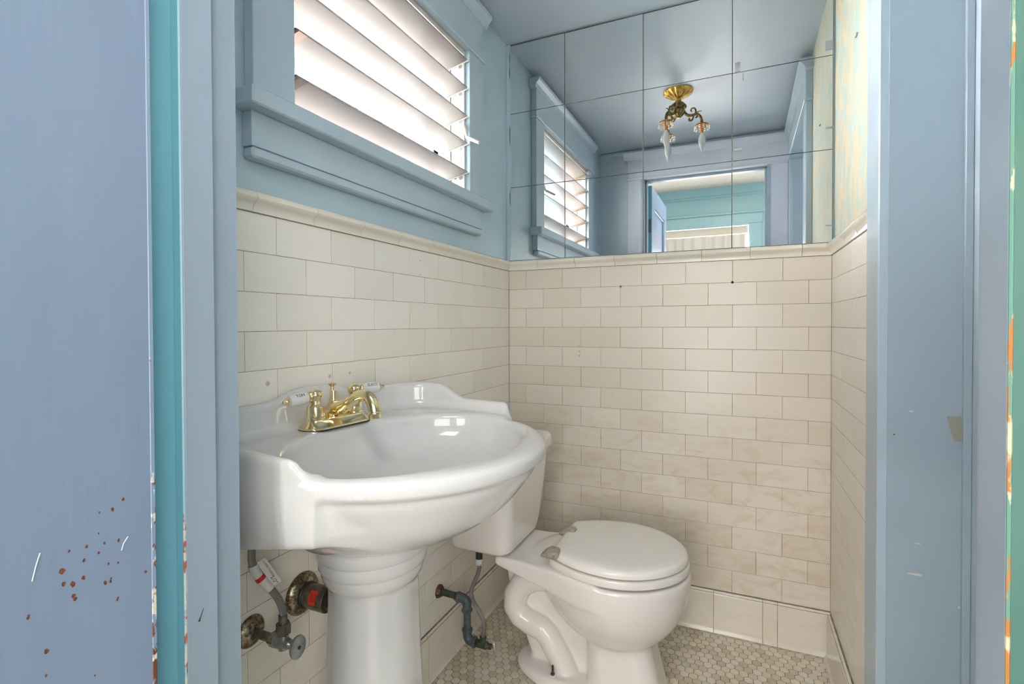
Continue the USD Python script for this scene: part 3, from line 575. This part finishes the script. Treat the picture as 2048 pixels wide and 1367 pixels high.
# ------------------------------------------------------------------ pedestal sink
PHI = math.radians(6.0); SN, SA = V([math.cos(PHI), -math.sin(PHI), 0]), V([math.sin(PHI), math.cos(PHI), 0]); SF = V([.0757, -1.067, 0])
def to_world(m):      # sink frame: x = along the back, y = out from the wall, z up
    m = m.copy(); v = np.array(m.vertices); m.vertices = SF + v[:, :1] * SA + v[:, 1:2] * SN + v[:, 2:] * V([0, 0, 1.0])
    m.invert(); return m
OUT = [(-.298, -.060), (-.306, .06), (-.309, .14), (-.303, .232), (-.279, .268), (-.22, .272), (.22, .272), (.279, .268), (.303, .232), (.309, .14), (.306, .06), (.298, -.060)]
DK = .860
from scipy.interpolate import PchipInterpolator as PC
_zz = [.60, .655, .6665, .676, .692, .714, .745, .782, .805, .8165, .8205, .828, .840, .851, .858, .90]
BZ = np.linspace(.60, .90, 600)
BR = PC(_zz, [.34, .42, .47, .545, .635, .725, .815, .893, .938, .952, .970, .995, 1.0, .985, .955, .80])(BZ)
BC = PC(_zz, [.105, .108, .110, .116, .130, .145, .158, .166, .169, .17, .17, .17, .17, .17, .17, .17])(BZ)
def sink_sdf(Q):
    s, n, z = Q[..., 0], Q[..., 1], Q[..., 2]; a = np.abs(s - .006)
    # back and sides: a raised wall that runs round the deck, with a hump at the back and an ogee on each side
    sm = lambda t: np.clip(t, 0, 1) ** 2 * (3 - 2 * np.clip(t, 0, 1))
    top = .9205 + .021 * np.exp(-((s + .01) / .085) ** 4) * sm((.08 - n) / .05)
    top = top - (top - .886) * sm((n - .020 - .012 * np.sign(s)) / .095)
    top = top - .034 * sm((n - .243) / .028)
    sc = s - .006
    o = sd_poly(sc, n, OUT)
    taper = np.clip((DK - .02 - z) / .09, 0, 1) ** 2 * .012
    slab = smax(smax(o + taper, z - top, .012), .752 - .19 * np.clip(.232 - n, 0, .3) - z, .012)
    ri = .07                                                 # the room inside the raised wall, with round back corners
    q0, q1 = a - .281 + ri, -(n + .030) + ri
    inn = np.sqrt(np.maximum(q0, 0) ** 2 + np.maximum(q1, 0) ** 2) + np.minimum(np.maximum(q0, q1), 0) - ri
    inn = inn - np.clip((z - DK) / .07, 0, 1) * .012
    room = smax(inn, DK - z, .02)
    slab = smax(slab, -room, .012)
    # bowl
    Rz, C = np.interp(z, BZ, BR), np.interp(z, BZ, BC)
    rho = np.sqrt((s / .288) ** 2 + ((n - C) / .29) ** 2)
    bowl = smax((rho - Rz) * .27, smax(z - .856, .6655 - z, .008), .012)
    body = smin(slab, bowl, .012 + .038 * np.clip((.815 - z) / .05, 0, 1))
    # basin
    b0 = np.sqrt((s / .252) ** 2 + ((n - .218) / .187) ** 2)
    dz = np.clip((.866 - z) / .125, -1, 1.2)
    prof = np.sqrt(np.clip(1 - np.clip(dz, 0, 1) ** 2.6, 0, 1)) + np.clip(-dz, 0, 1) * .5
    basin = np.maximum((b0 - prof) * .16, .742 - z)
    body = smax(body, -basin, .016)
    X = SF[0] + s * SA[0] + n * SN[0]                        # the back is trimmed square to the tiled wall
    return smax(body, .0025 - X, .004)
sink = thing('pedestal_sink', 'white pedestal sink with scrolled back and oval bowl below the window', 'sink')
obj('basin', to_world(surface(sink_sdf, (-.34, -.12, .62), (.34, .50, .97), .0046)), M['porcelain'], sink, smooth=True)
def ped_layers():
    L = []
    n = 120; th = np.arange(n) * 2 * np.pi / n
    def ring(z, rs, rn, flat):
        c, s = np.cos(th), np.sin(th); e = 2 / (2 + flat); x = rs * np.sign(c) * np.abs(c) ** e; y = rn * np.sign(s) * np.abs(s) ** e
        if flat > .3:                                        # panels with soft arrises on the shaft
            k = 1 + .018 * np.cos(8 * th); x, y = x * k, y * k
        return np.c_[x, y + .108, np.full(n, z)]
    prof = [(.6640, .100, .094, 0), (.6640, .1140, .1065, 0), (.655, .1175, .1095, 0), (.640, .1150, .107, 0), (.630, .1140, .106, 0), (.6262, .1095, .102, 0), (.6240, .1095, .102, 0), (.618, .1105, .103, 0), (.606, .1095, .102, 0), (.5995, .1050, .098, 0), (.5975, .1040, .097, 0),
            (.590, .1035, .0965, 0), (.578, .0995, .093, 0), (.570, .0930, .087, 0), (.5655, .0885, .083, .1), (.556, .0845, .080, .35), (.535, .0830, .079, .5), (.45, .0855, .081, .5), (.30, .0920, .087, .5), (.12, .1020, .096, .5), (.07, .1080, .102, .4), (.045, .119, .112, .3), (.004, .122, .115, .3)]
    return grid_mesh(np.stack([ring(*p) for p in prof]), True, True)
pd = to_world(ped_layers());  pd = pd if pd.volume > 0 else (pd.invert() or pd)
obj('pedestal', pd, M['porcelain'], sink, smooth=50)

# ------------------------------------------------------------------ faucet (sink frame)
fa = thing('faucet', 'polished brass two handle faucet with porcelain levers on the pedestal sink', 'faucet')
def fw(m): m = to_world(m); return m if m.volume > 0 else (m.invert() or m)
Z0 = DK + .0008
st = Polygon([(-.0505, 0), (.0505, 0)]) if False else sbox(-.0508, -.0005, .0508, .0005).buffer(.0335, quad_segs=14)
obj('gasket', fw(loft_poly(st, [(0, Z0 - .001), (0, Z0 + .0018)])), M['black'], fa)
obj('base_plate', fw(loft_poly(st, [(.0006, Z0 + .0016), (.0002, Z0 + .0055), (.003, Z0 + .0075), (.009, Z0 + .011), (.0135, Z0 + .0165), (.0145, Z0 + .0195), (.0160, Z0 + .0210)])), M['brass'], fa, smooth=25)
ZP = Z0 + .021
for sgn, word in ((-1, 'HOT'), (1, 'COLD')):
    h = thing('handle', parent=fa, label='hot water handle' if sgn < 0 else 'cold water handle')
    c = (sgn * .0508, 0, ZP)
    obj('hub', fw(lathe([(.0185, -.001), (.0185, .003), (.0172, .0042), (.0170, .0225), (.0158, .0248), (.0112, .0290), (.0090, .034), (.0098, .038), (.0128, .043), (.0138, .048), (.0124, .0535), (.0086, .057), (.0050, .0585), (.0044, .0600), (.0022, .0612)], c, n=32)), M['brass'], h, smooth=35)
    ang = math.radians(188 if sgn < 0 else 22); d = V([math.cos(ang), math.sin(ang), .02 if sgn > 0 else -.10]); d /= np.linalg.norm(d)
    p0 = V([sgn * .0508, 0, ZP + .0470])
    obj('collar', fw(lathe([(.0080, .008), (.0112, .011), (.0124, .014), (.0114, .0165), (.0085, .018)], p0, d, 24)), M['brass'], h, smooth=35)
    obj('porcelain_lever', fw(lathe([(.0085, .0175), (.0112, .0195), (.0128, .028), (.0133, .040), (.0126, .051), (.0108, .056), (.006, .0575)], p0, d, 28)), M['porcelain'], h, smooth=35, label='white porcelain lever')
    obj('finial', fw(lathe([(.0065, .0565), (.0085, .0585), (.0085, .0600), (.0050, .0615), (.0040, .0635), (.0050, .0665), (.0045, .0690), (.0020, .0710)], p0, d, 24)), M['brass'], h, smooth=35)
    tm = meshkit.text_mesh(word, .0062, .0004); tm.apply_translation(-V([tm.bounds[:, 0].mean(), tm.bounds[:, 1].mean(), 0]))
    ux = d * -sgn; uz = V([0, 0, 1.0]) - d * d[2]; uz = uz / np.linalg.norm(uz)
    out = V([.35, .75, .62]) if sgn < 0 else V([-.1, .80, .62]); out = out - d * (out @ d); out /= np.linalg.norm(out); uy = np.cross(out, ux)
    tm.apply_transform(np.array([[ux[0], uy[0], out[0], 0], [ux[1], uy[1], out[1], 0], [ux[2], uy[2], out[2], 0], [0, 0, 0, 1.0]]))
    tm.apply_translation(p0 + d * .038 + out * .0131)
    obj('lettering', fw(tm), M['ink'], h, label='black lettering ' + word)
sp = spline([(0, -.012, ZP + .004), (0, .006, ZP + .012), (0, .030, ZP + .022), (0, .058, ZP + .038), (0, .080, ZP + .046), (0, .097, ZP + .043), (0, .108, ZP + .030), (0, .1115, ZP + .016)], 40)
rad = np.interp(np.linspace(0, 1, 40), [0, .12, .3, .55, .8, 1], [.0195, .0180, .0138, .0115, .0122, .0130])
obj('spout', fw(tube(sp, rad, 24)), M['brass'], fa, smooth=40)
obj('spout_body', fw(lathe([(.0205, -.0005), (.0200, .004), (.0180, .010), (.0140, .018), (.0100, .028), (.0078, .038), (.0072, .050), (.0066, .0515)], (0, -.006, ZP), n=32)), M['brass'], fa, smooth=40)
obj('aerator', fw(lathe([(.0135, .0), (.0148, .0025), (.0148, .0045), (.0128, .0055), (.0124, .0140), (.0095, .0145)], (0, .1118, ZP + .0165), (0, .04, -1), 28)), M['brass'], fa, smooth=35)
obj('lift_rod', fw(lathe([(.0032, .048), (.0032, .0585), (.0050, .0600), (.0085, .0635), (.0090, .0650), (.0080, .0662), (.0030, .0668)], (0, -.010, ZP), n=24)), M['brass'], fa, smooth=35)

# ------------------------------------------------------------------ plumbing under the sink
M['rusty'] = noisy('tarnished_chrome', srgb(104, 90, 66), srgb(170, 160, 140), (170, 170, 170), .3, .9, detail=5, lo=.4, hi=.6)
M['old_metal'] = noisy('old_grey_metal', srgb(92, 88, 74), srgb(126, 122, 106), (60, 60, 60), .35, .7)
M['steel'] = noisy('valve_steel', srgb(150, 152, 150), srgb(176, 178, 176), (60, 60, 60), .3, .85)
M['galv'] = noisy('galvanised_pipe', srgb(82, 94, 100), srgb(108, 116, 120), (50, 50, 50), .5, .5)
M['verdigris'] = noisy('verdigris_pipe', srgb(66, 78, 62), srgb(100, 104, 88), (70, 70, 70), .5, .5)
M['dark_rust'] = noisy('dark_rust', srgb(54, 38, 24), srgb(104, 82, 56), (120, 120, 120), .5, .5)
M['braid'] = usdkit.material(stage, LK + 'braided_hose', {'g': ('geometry', {}), 'w': ('wave_texture', dict(wave_type='bands', bands_direction='diagonal', scale=260.0, distortion=0.0)), 'b': ('bump', dict(strength=.6, distance=.001)),
    'r': ('rgb_ramp', {'ramp': [(0, srgb(112, 110, 106)), (1, srgb(176, 174, 170))]}), 'p': ('principled_bsdf', dict(roughness=.38, metallic=.75))}, [('g.position', 'w.vector'), ('w.fac', 'b.height'), ('w.fac', 'r.fac'), ('r.color', 'p.base_color'), ('b.normal', 'p.normal')], 'p.BSDF')
M['label_white'] = simple('label_paper', srgb(206, 204, 198), .45); M['label_red'] = simple('label_red', srgb(190, 36, 34), .45); M['sticker'] = simple('orange_red_sticker', srgb(226, 50, 34), .5)
M['grey_print'] = simple('grey_print', srgb(120, 118, 114), .5)
sv = thing('supply_valve', 'sink shutoff valve with tarnished round plate and braided hose at the left', 'water valve')
c = V([.0, -1.2165, .486])
obj('escutcheon', lathe([(.0300, .0008), (.0295, .003), (.0260, .0075), (.0190, .0120), (.0120, .0145), (.0105, .0150)], c, (1, 0, 0), 36), M['rusty'], sv, smooth=40)
obj('pipe_nipple', cyl(c + (.004, 0, 0), c + (.066, 0, 0), .0080, 24), M['old_metal'], sv, smooth=40)
obj('pipe_nut', hexnut(c + (.056, .0, 0), c + (.070, 0, 0), .0135), M['rusty'], sv)
obj('valve_body', cat(lathe([(.0120, .0), (.0128, .003), (.0128, .012), (.0105, .020), (.0095, .030), (.0080, .034)], c + (.068, 0, 0), (1, 0, 0), 28), lathe([(.0090, -.012), (.0100, -.006), (.0095, .010), (.0090, .020)], c + (.086, 0, 0), (0, 0, 1), 24)), M['steel'], sv, smooth=40)
obj('valve_nut', hexnut(c + (.086, 0, .016), c + (.086, 0, .036), .0135), M['old_metal'], sv)
hh = thing('valve_handle', parent=sv)
obj('stem', cyl(c + (.100, 0, 0), c + (.120, 0, 0), .0045, 16), M['chrome'], hh, smooth=40)
obj('knob', lathe([(.0100, 0), (.0165, .001), (.0180, .004), (.0175, .0065), (.0120, .0075), (.0040, .0080)], c + (.117, 0, 0), (1, 0, 0), 28, 1.0, 1.18), M['steel'], hh, smooth=40)
obj('knob_screw', cyl(c + (.1245, 0, 0), c + (.1262, 0, 0), .0032, 12), M['dark_rust'], hh)
hs = spline([c + (.086, 0, .034), c + (.086, -.001, .060), c + (.082, -.012, .092), c + (.070, -.028, .122), c + (.060, -.040, .150), c + (.060, -.044, .180), c + (.066, -.042, .262)], 60)
obj('hose', tube(hs, .0066, 14), M['braid'], sv, smooth=40)
obj('hose_ferrule', cyl(c + (.086, 0, .036), c + (.086, -.0008, .052), .0078, 20), M['old_metal'], sv, smooth=40)
obj('hose_label', tube(hs[19:34], .0086, 16), M['label_white'], sv, smooth=40, label='white paper sleeve on the hose')
obj('label_band', tube(hs[25:28], .0089, 16), M['label_red'], sv, smooth=40, label='red band of the hose label')
i0, i1 = hs[34], hs[19]; du = (i1 - i0) / np.linalg.norm(i1 - i0); side = np.cross(du, V([-.69, .72, 0.05])); side /= np.linalg.norm(side)
side = side if side[1] > 0 else -side; nrm = np.cross(du, side)
def flag(a0, a1, b0, b1, t0, t1):
    pts = [i0 + du * a + side * b + nrm * t for a in (a0, a1) for b in (b0, b1) for t in (t0, t1)]; return trimesh.convex.convex_hull(np.array(pts))
Ld = float(np.linalg.norm(i1 - i0)); obj('label_flag', flag(.004, Ld * .98, .006, .022, -.0003, .0003), M['label_white'], sv, label='folded paper flag of the hose label')
camside = -1 if nrm @ (CAM - i0) < 0 else 1
def flag_text(word, hgt, a, b, mat):
    tm = meshkit.text_mesh(word, hgt, .0002); tm.apply_translation(-V([tm.bounds[0, 0], tm.bounds[:, 1].mean(), 0]))
    ux = du; uz = nrm * camside; uy = np.cross(uz, ux)
    tm.apply_transform(np.array([[ux[0], uy[0], uz[0], 0], [ux[1], uy[1], uz[1], 0], [ux[2], uy[2], uz[2], 0], [0, 0, 0, 1.0]])); o = i0 + du * a + side * b + uz * .0003
    tm.apply_translation(o); obj('label_print', tm, mat, sv)
flag_text('in PIPE THREAD', .0034, .008, .0165, M['ink']); flag_text('1/2"', .0062, Ld * .98 - .018, .0135, M['ink'])

dr = thing('drain_pipe', 'sink waste pipe with tarnished wall flange and red sticker behind the pedestal', 'pipe')
c = V([.0, -1.091, .4985])
obj('flange', lathe([(.0440, .0008), (.0435, .004), (.0400, .0095), (.0330, .0140), (.0270, .0165), (.0255, .0170)], c, (1, 0, 0), 40), M['rusty'], dr, smooth=40)
obj('slip_ring', lathe([(.0245, .010), (.0270, .012), (.0270, .020), (.0250, .022)], c, (1, 0, 0), 40), M['black'], dr, smooth=40)
obj('coupling', lathe([(.0235, .018), (.0240, .020), (.0240, .034), (.0250, .035), (.0250, .074), (.0235, .076)], c, (1, 0, 0), 40), M['old_metal'], dr, smooth=40)
obj('tailpiece', cyl(c + (.074, 0, 0), c + (.094, .004, 0), .0195, 32), M['black'], dr, smooth=40)
th = np.radians(np.linspace(-4, 58, 14)); P = np.stack([np.stack([c + (x, -math.cos(t) * .0255, math.sin(t) * .0255) for t in th]) for x in (.043, .062)])
stk = grid_mesh(P, False, False); obj('sticker', cat(stk, moved(trimesh.Trimesh(stk.vertices, stk.faces[:, ::-1], process=False), (0, .0002, -.0002))), M['sticker'], dr, smooth=True, label='red sticker on the coupling')
for r0 in (.046, .050, .0545, .0585):
    P = np.stack([np.stack([c + (x, -math.cos(t) * .0258, math.sin(t) * .0258) for t in th[3:11]]) for x in (r0, r0 + .0012)]); obj('sticker_print', grid_mesh(P, False, False), M['dark_rust'], dr, smooth=True)

# ------------------------------------------------------------------ toilet
YT = -.412
EGG = Polygon([( .535 + (.198 if math.cos(t) > 0 else .235) * math.cos(t), YT + .183 * math.sin(t) * (1 - .06 * math.cos(t) ** 2)) for t in np.linspace(0, 2 * np.pi, 181)[:-1]])
TZ = np.linspace(.10, .40, 500); TR = PC([.10, .150, .165, .185, .215, .255, .30, .335, .352, .372, .40], [.30, .40, .50, .62, .755, .875, .955, .99, 1.0, 1.0, .97])(TZ)
def toilet_sdf(Q):
    x, y, z = Q[..., 0], Q[..., 1] - YT, Q[..., 2]; a = np.abs(y)
    # bowl
    Rz = np.interp(z, TZ, TR); cx = np.interp(z, [.12, .22, .36], [.530, .532, .530])
    dx = x - cx; rho = np.sqrt((dx / np.where(dx > 0, .206, .235)) ** 2 + (y / .184) ** 2)
    bowl = smax((rho - Rz) * .175, smax(z - .374, .150 - z, .012), .012)
    # deck behind the bowl
    hw = np.interp(x, [.17, .28, .42, .50], [.118, .124, .155, .17])
    deck = smax(smax(a - hw, smax(.185 - x, x - .50, .02), .012), smax(z - .376, .322 + .25 * np.clip(.30 - x, 0, .2) - z, .012), .010)
    # column under the front, foot, web and trapway
    ft = np.clip((.06 - z) / .06, 0, 1); hwc = .088 + .010 * np.clip((.17 - z) / .17, 0, 1) + .004 * ft
    x0, x1 = .452 - .0 * z, np.interp(z, [0, .05, .17, .25], [.672, .660, .632, .60])
    q0, q1 = np.abs(x - (x0 + x1) / 2) - (x1 - x0) / 2 + .055, a - hwc + .055
    col = np.sqrt(np.maximum(q0, 0) ** 2 + np.maximum(q1, 0) ** 2) + np.minimum(np.maximum(q0, q1), 0) - .055
    col = smax(col, smax(z - .22, -z, .004), .004)
    foot = sd_box(Q, (.415, YT, .020), (.205, .112, .020), .018)
    foot = smax(foot, (np.sqrt(((x - .46) / .245) ** 2 + (y / .122) ** 2) - 1) * .12, .02)
    web = sd_box(Q, (.335, YT, .18), (.155, .030, .18), .02)
    web = smax(web, .235 - .12 * np.clip((z - .20) / .16, -1, 1) * .5 - x - .03, .03)
    path = [(.385, .315), (.330, .302), (.285, .293), (.245, .268), (.222, .230), (.220, .195), (.238, .170), (.272, .155), (.310, .146), (.332, .126), (.348, .100), (.368, .070), (.385, .035)]
    trap = 1e3
    for (xa, za), (xb, zb) in zip(path[:-1], path[1:]):
        for s in (-1, 1): trap = np.minimum(trap, sd_seg(Q, (xa, YT + s * .040, za), (xb, YT + s * .040, zb), .036, .036))
    outlet = sd_seg(Q, (.345, YT, .31), (.48, YT, .17), .050, .05)
    body = smin(bowl, deck, .03); body = smin(body, smin(outlet, web, .02), .02); body = smin(body, col, .010); body = smin(body, smin(trap, foot, .008), .006)
    return smax(body, .0012 - z, .002)
to = thing('toilet', 'white two piece toilet with closed lid in the back left corner', 'toilet')
obj('bowl', surface(toilet_sdf, (.14, YT - .21, -.02), (.76, YT + .21, .40), .0046), M['porcelain_warm'], to, smooth=True)
def tank_mesh():
    L = []
    for z, x0, x1, w, r in ((.381, .050, .215, .118, .03), (.383, .040, .228, .130, .035), (.392, .034, .236, .137, .04), (.43, .030, .243, .150, .045), (.52, .026, .251, .170, .048), (.60, .024, .256, .184, .05), (.655, .024, .258, .190, .05), (.656, .03, .252, .184, .05)):
        p = resample(rrect(x0, x1, YT - w, YT + w, r), 120, 0.1); L.append(np.c_[p, np.full(120, z)])
    return grid_mesh(np.stack(L), True, True)
obj('tank', tank_mesh(), M['porcelain_warm'], to, smooth=40)
obj('tank_lid', loft_poly(rrect(.016, .272, YT - .202, YT + .202, .052), [(.010, .6555), (.002, .658), (0, .664), (0, .684), (.003, .694), (.010, .7000), (.03, .702)], 120), M['porcelain_warm'], to, smooth=40)
CUT = EGG.intersection(sbox(.358, -1, .9, 1)).buffer(-.013).buffer(.013, quad_segs=12)
obj('seat', loft_poly(CUT, [(.006, .3805), (.001, .383), (0, .388), (0, .397), (.002, .4015), (.008, .4035)], 140), M['seat'], to, smooth=40)
LID = CUT.buffer(-.004); obj('lid', loft_poly(LID, [(.006, .4055), (.001, .4075), (0, .412), (.001, .4195), (.004, .4245), (.012, .4285), (.03, .4300), (.07, .4308)], 140), M['seat'], to, smooth=40)
M['hinge_grey'] = noisy('worn_hinge', srgb(140, 132, 116), srgb(172, 164, 148), (120, 120, 120), .5)
for dy in (-.080, .068):
    q = [V([.331, YT + dy, .374]) + V(d) for d in [(-.024, -.019, 0), (-.024, .019, 0), (.030, -.021, 0), (.030, .021, 0), (-.014, -.013, .014), (-.014, .013, .014), (.006, -.015, .026), (.006, .015, .026), (.030, -.017, .024), (.030, .017, .024)]]
    hg = trimesh.convex.convex_hull(np.array(q)).subdivide().subdivide(); hg = trimesh.smoothing.filter_laplacian(hg, iterations=3)
    obj('seat_hinge', hg, M['hinge_grey'], to, smooth=True, label='worn grey seat hinge cover')
bc = V([.358, YT - .083, .0385])
ob = thing('floor_bolt', parent=to)
obj('washer', lathe([(.0105, 0), (.0105, .0025), (.0085, .0035)], bc, (0, 0, 1), 24), M['seat'], ob, smooth=40); obj('nut', hexnut(bc + (0, 0, .003), bc + (0, 0, .009), .0062), M['verdigris'], ob)
obj('bolt', cyl(bc + (0, 0, .008), bc + (0, 0, .031), .0030, 12, .001), M['dark_rust'], ob, smooth=40)
M['stamp'] = simple('faded_stamp', srgb(176, 168, 158), .4)
tm = meshkit.text_mesh('L', .010, .0003); tm.apply_translation((0, 0, 0)); obj('stamp', moved(rotz(tm, math.radians(-25)), (.292, -.452, .3762)), M['stamp'], to)

tv = thing('toilet_supply', 'old grey water supply pipe with valve and flexible hose below the toilet tank', 'water pipe')
c = V([.0, -.546, .239])
obj('escutcheon', lathe([(.0215, .0008), (.0210, .004), (.0180, .008), (.0140, .0135), (.0105, .0150)], c, (1, 0, 0), 8), M['dark_rust'], tv, smooth=20)
obj('pipe_nipple', cyl(c + (.010, 0, 0), c + (.076, .001, -.003), .0100, 24), M['verdigris'], tv, smooth=40)
obj('collar', cyl(c + (.060, 0, -.003), c + (.070, 0, -.003), .0122, 24, .001), M['dark_rust'], tv, smooth=40)
e1 = V([.099, -.544, .231]); e2 = V([.101, -.545, .117])
obj('elbow', cat(tube(spline([e1 + (-.031, 0, .003), e1 + (-.016, 0, .003), e1 + (-.002, 0, -.004), e1 + (.001, 0, -.018), e1 + (.001, 0, -.032)], 20), .0140, 20), cyl(e1 + (-.033, 0, .003), e1 + (-.024, 0, .003), .0165, 24, .002), cyl(e1 + (.001, 0, -.026), e1 + (.001, 0, -.035), .0165, 24, .002)), M['galv'], tv, smooth=40)
obj('riser_pipe', cyl(e1 + (.001, 0, -.03), e2 + (0, 0, .02), .0112, 24), M['galv'], tv, smooth=40)
obj('elbow', cat(tube(spline([e2 + (0, 0, .026), e2 + (0, 0, .012), e2 + (.003, 0, .000), e2 + (.014, 0, -.007), e2 + (.028, 0, -.008)], 20), .0138, 20), cyl(e2 + (0, 0, .019), e2 + (0, 0, .029), .0162, 24, .002), cyl(e2 + (.021, 0, -.008), e2 + (.030, 0, -.008), .0162, 24, .002)), M['galv'], tv, smooth=40)
obj('nipple_ring', cyl(e2 + (.028, 0, -.008), e2 + (.040, 0, -.008), .0115, 24), M['dark_rust'], tv, smooth=40)
vb = e2 + (.054, 0, -.008)
obj('valve_body', cat(cyl(vb + (-.016, 0, 0), vb + (.014, 0, 0), .0118, 8, .002), cyl(vb + (0, 0, 0), vb + (0, 0, .024), .0098, 24), cyl(vb + (.012, 0, 0), vb + (.026, 0, 0), .0085, 20)), M['verdigris'], tv, smooth=30)
hh = thing('valve_handle', parent=tv)
obj('stem', cyl(vb + (.024, 0, 0), vb + (.036, 0, 0), .0035, 12), M['steel'], hh, smooth=40)
kb = lathe([(.0060, 0), (.0075, .001), (.0080, .004), (.0070, .006), (.003, .007)], vb + (.034, 0, 0), (1, .12, .1), 24, 1.0, 2.3); obj('knob', kb, M['chrome'], hh, smooth=40)
hs = spline([vb + (0, 0, .020), vb + (.004, -.002, .046), vb + (.004, -.004, .074), vb + (-.020, 0, .106), vb + (-.034, -.004, .134), vb + (-.036, -.006, .158), vb + (-.028, .006, .188), vb + (-.024, .020, .212), vb + (-.024, .022, .236)], 60)
obj('hose', tube(hs, .0062, 14), M['braid'], tv, smooth=40)
nb = V([hs[-1][0], hs[-1][1], .341])
obj('coupling_nut', lathe([(.0110, -.003), (.0130, -.0015), (.0130, .0005), (.0118, .0012), (.0122, .0140), (.0105, .0150)], nb, (0, 0, 1), 16), M['label_white'], tv, smooth=20, label='white plastic coupling nut')
obj('tank_shank', cyl(nb + (0, 0, .0145), nb + (0, 0, .0385), .0105, 20), M['black'], tv, smooth=40)

# ------------------------------------------------------------------ chandelier
M['gold'] = noisy('gilt_canopy', srgb(170, 122, 52), srgb(226, 186, 104), (60, 60, 60), .32, .9, bump=.6, bscale=(170, 170, 170), bdist=.004)
M['aged_brass'] = noisy('aged_brass', srgb(92, 80, 50), srgb(150, 130, 84), (70, 70, 70), .4, .85, bump=.4, bscale=(220, 220, 220), bdist=.001)
M['candle'] = simple('copper_sleeve', srgb(204, 126, 66), .4, .4)
M['bulb'] = simple('clear_bulb', (.97, .97, .97), .02, transmission_weight=.7, ior=1.3)
M['crystal'] = simple('crystal', (1, 1, 1), .0, transmission_weight=.9, ior=1.55)
ch = thing('chandelier', 'small gilt brass three arm ceiling light with clear candle bulbs', 'ceiling light')
CC = V([.580, -.715, ZC])
th = np.arange(96) * 2 * np.pi / 96; rows = []
for r, z, fl in ((.0685, -.0005, .01), (.0690, -.006, .03), (.062, -.014, .05), (.046, -.024, .07), (.030, -.031, .07), (.020, -.037, .03), (.014, -.041, 0), (.012, -.050, 0)):
    k = r * (1 + fl * np.cos(16 * th)); rows.append(np.c_[CC[0] + k * np.cos(th), CC[1] + k * np.sin(th), np.full(96, ZC + z)])
obj('canopy', grid_mesh(np.stack(rows), True, True), M['gold'], ch, smooth=35)
rows = []
for r, z, fl in ((.013, -.046, 0), (.016, -.049, .02), (.014, -.053, .02), (.026, -.060, .06), (.034, -.070, .08), (.037, -.080, .08), (.035, -.085, .06), (.034, -.088, 0), (.024, -.090, 0), (.024, -.096, 0), (.032, -.098, .05), (.027, -.110, .08), (.018, -.122, .06), (.008, -.130, 0)):
    k = r * (1 + fl * np.cos(12 * th)); rows.append(np.c_[CC[0] + k * np.cos(th), CC[1] + k * np.sin(th), np.full(96, ZC + z)])
obj('body', grid_mesh(np.stack(rows), True, True), M['aged_brass'], ch, smooth=35)
for ang in (-4, 114, 236):
    t = math.radians(ang); o = V([math.cos(t), math.sin(t), 0]); Zv = V([0, 0, 1.0])
    at = lambda r, z: CC + o * r + Zv * z
    arm = thing('arm', parent=ch)
    obj('branch', tube(spline([at(.022, -.092), at(.030, -.108), at(.045, -.122), at(.064, -.125), at(.082, -.122), at(.097, -.132), at(.105, -.150), at(.108, -.172)], 40), np.interp(np.linspace(0, 1, 40), [0, .5, 1], [.0075, .0065, .0075]), 14), M['aged_brass'], arm, smooth=40)
    obj('scroll', cat(tube(spline([at(.078, -.121), at(.080, -.104), at(.073, -.092), at(.063, -.092), at(.058, -.100), at(.063, -.106)], 30), np.linspace(.0045, .0030, 30), 10),
                     tube(spline([at(.080, -.120), at(.095, -.110), at(.108, -.111)], 12), np.linspace(.004, .0015, 12), 8), tube(spline([at(.070, -.124), at(.068, -.138), at(.058, -.150), at(.050, -.146), at(.054, -.138)], 20), np.linspace(.004, .0045, 20), 10),
                     tube(spline([at(.088, -.124), at(.084, -.136), at(.078, -.138)], 12), np.linspace(.004, .0045, 12), 8)), M['aged_brass'], arm, smooth=40)
    obj('drip_pan', lathe([(.008, -.166), (.012, -.170), (.024, -.172), (.031, -.177), (.033, -.183), (.031, -.184), (.022, -.178), (.008, -.176)], CC + o * .108, (0, 0, 1), 40), M['gold'], arm, smooth=40)
    obj('candle_sleeve', cyl(at(.108, -.176), at(.108, -.216), .0078, 24), M['candle'], arm, smooth=40)
    obj('bulb', lathe([(.0062, -.214), (.0075, -.220), (.0145, -.235), (.0172, -.250), (.0152, -.266), (.0090, -.284), (.0045, -.299), (.0012, -.307)], CC + o * .108, (0, 0, 1), 28), M['bulb'], arm, smooth=40)
    pr = []
    for k in range(10):
        a = k * 2 * np.pi / 10; p = at(.108, 0) + V([math.cos(a) * .0315, math.sin(a) * .0315, 0])
        for q in range(2): b = trimesh.creation.icosphere(1, .0056); b.apply_translation(p + V([0, 0, -.189 - .0095 * q])); pr.append(b)
    obj('crystal_beads', cat(*pr), M['crystal'], arm)
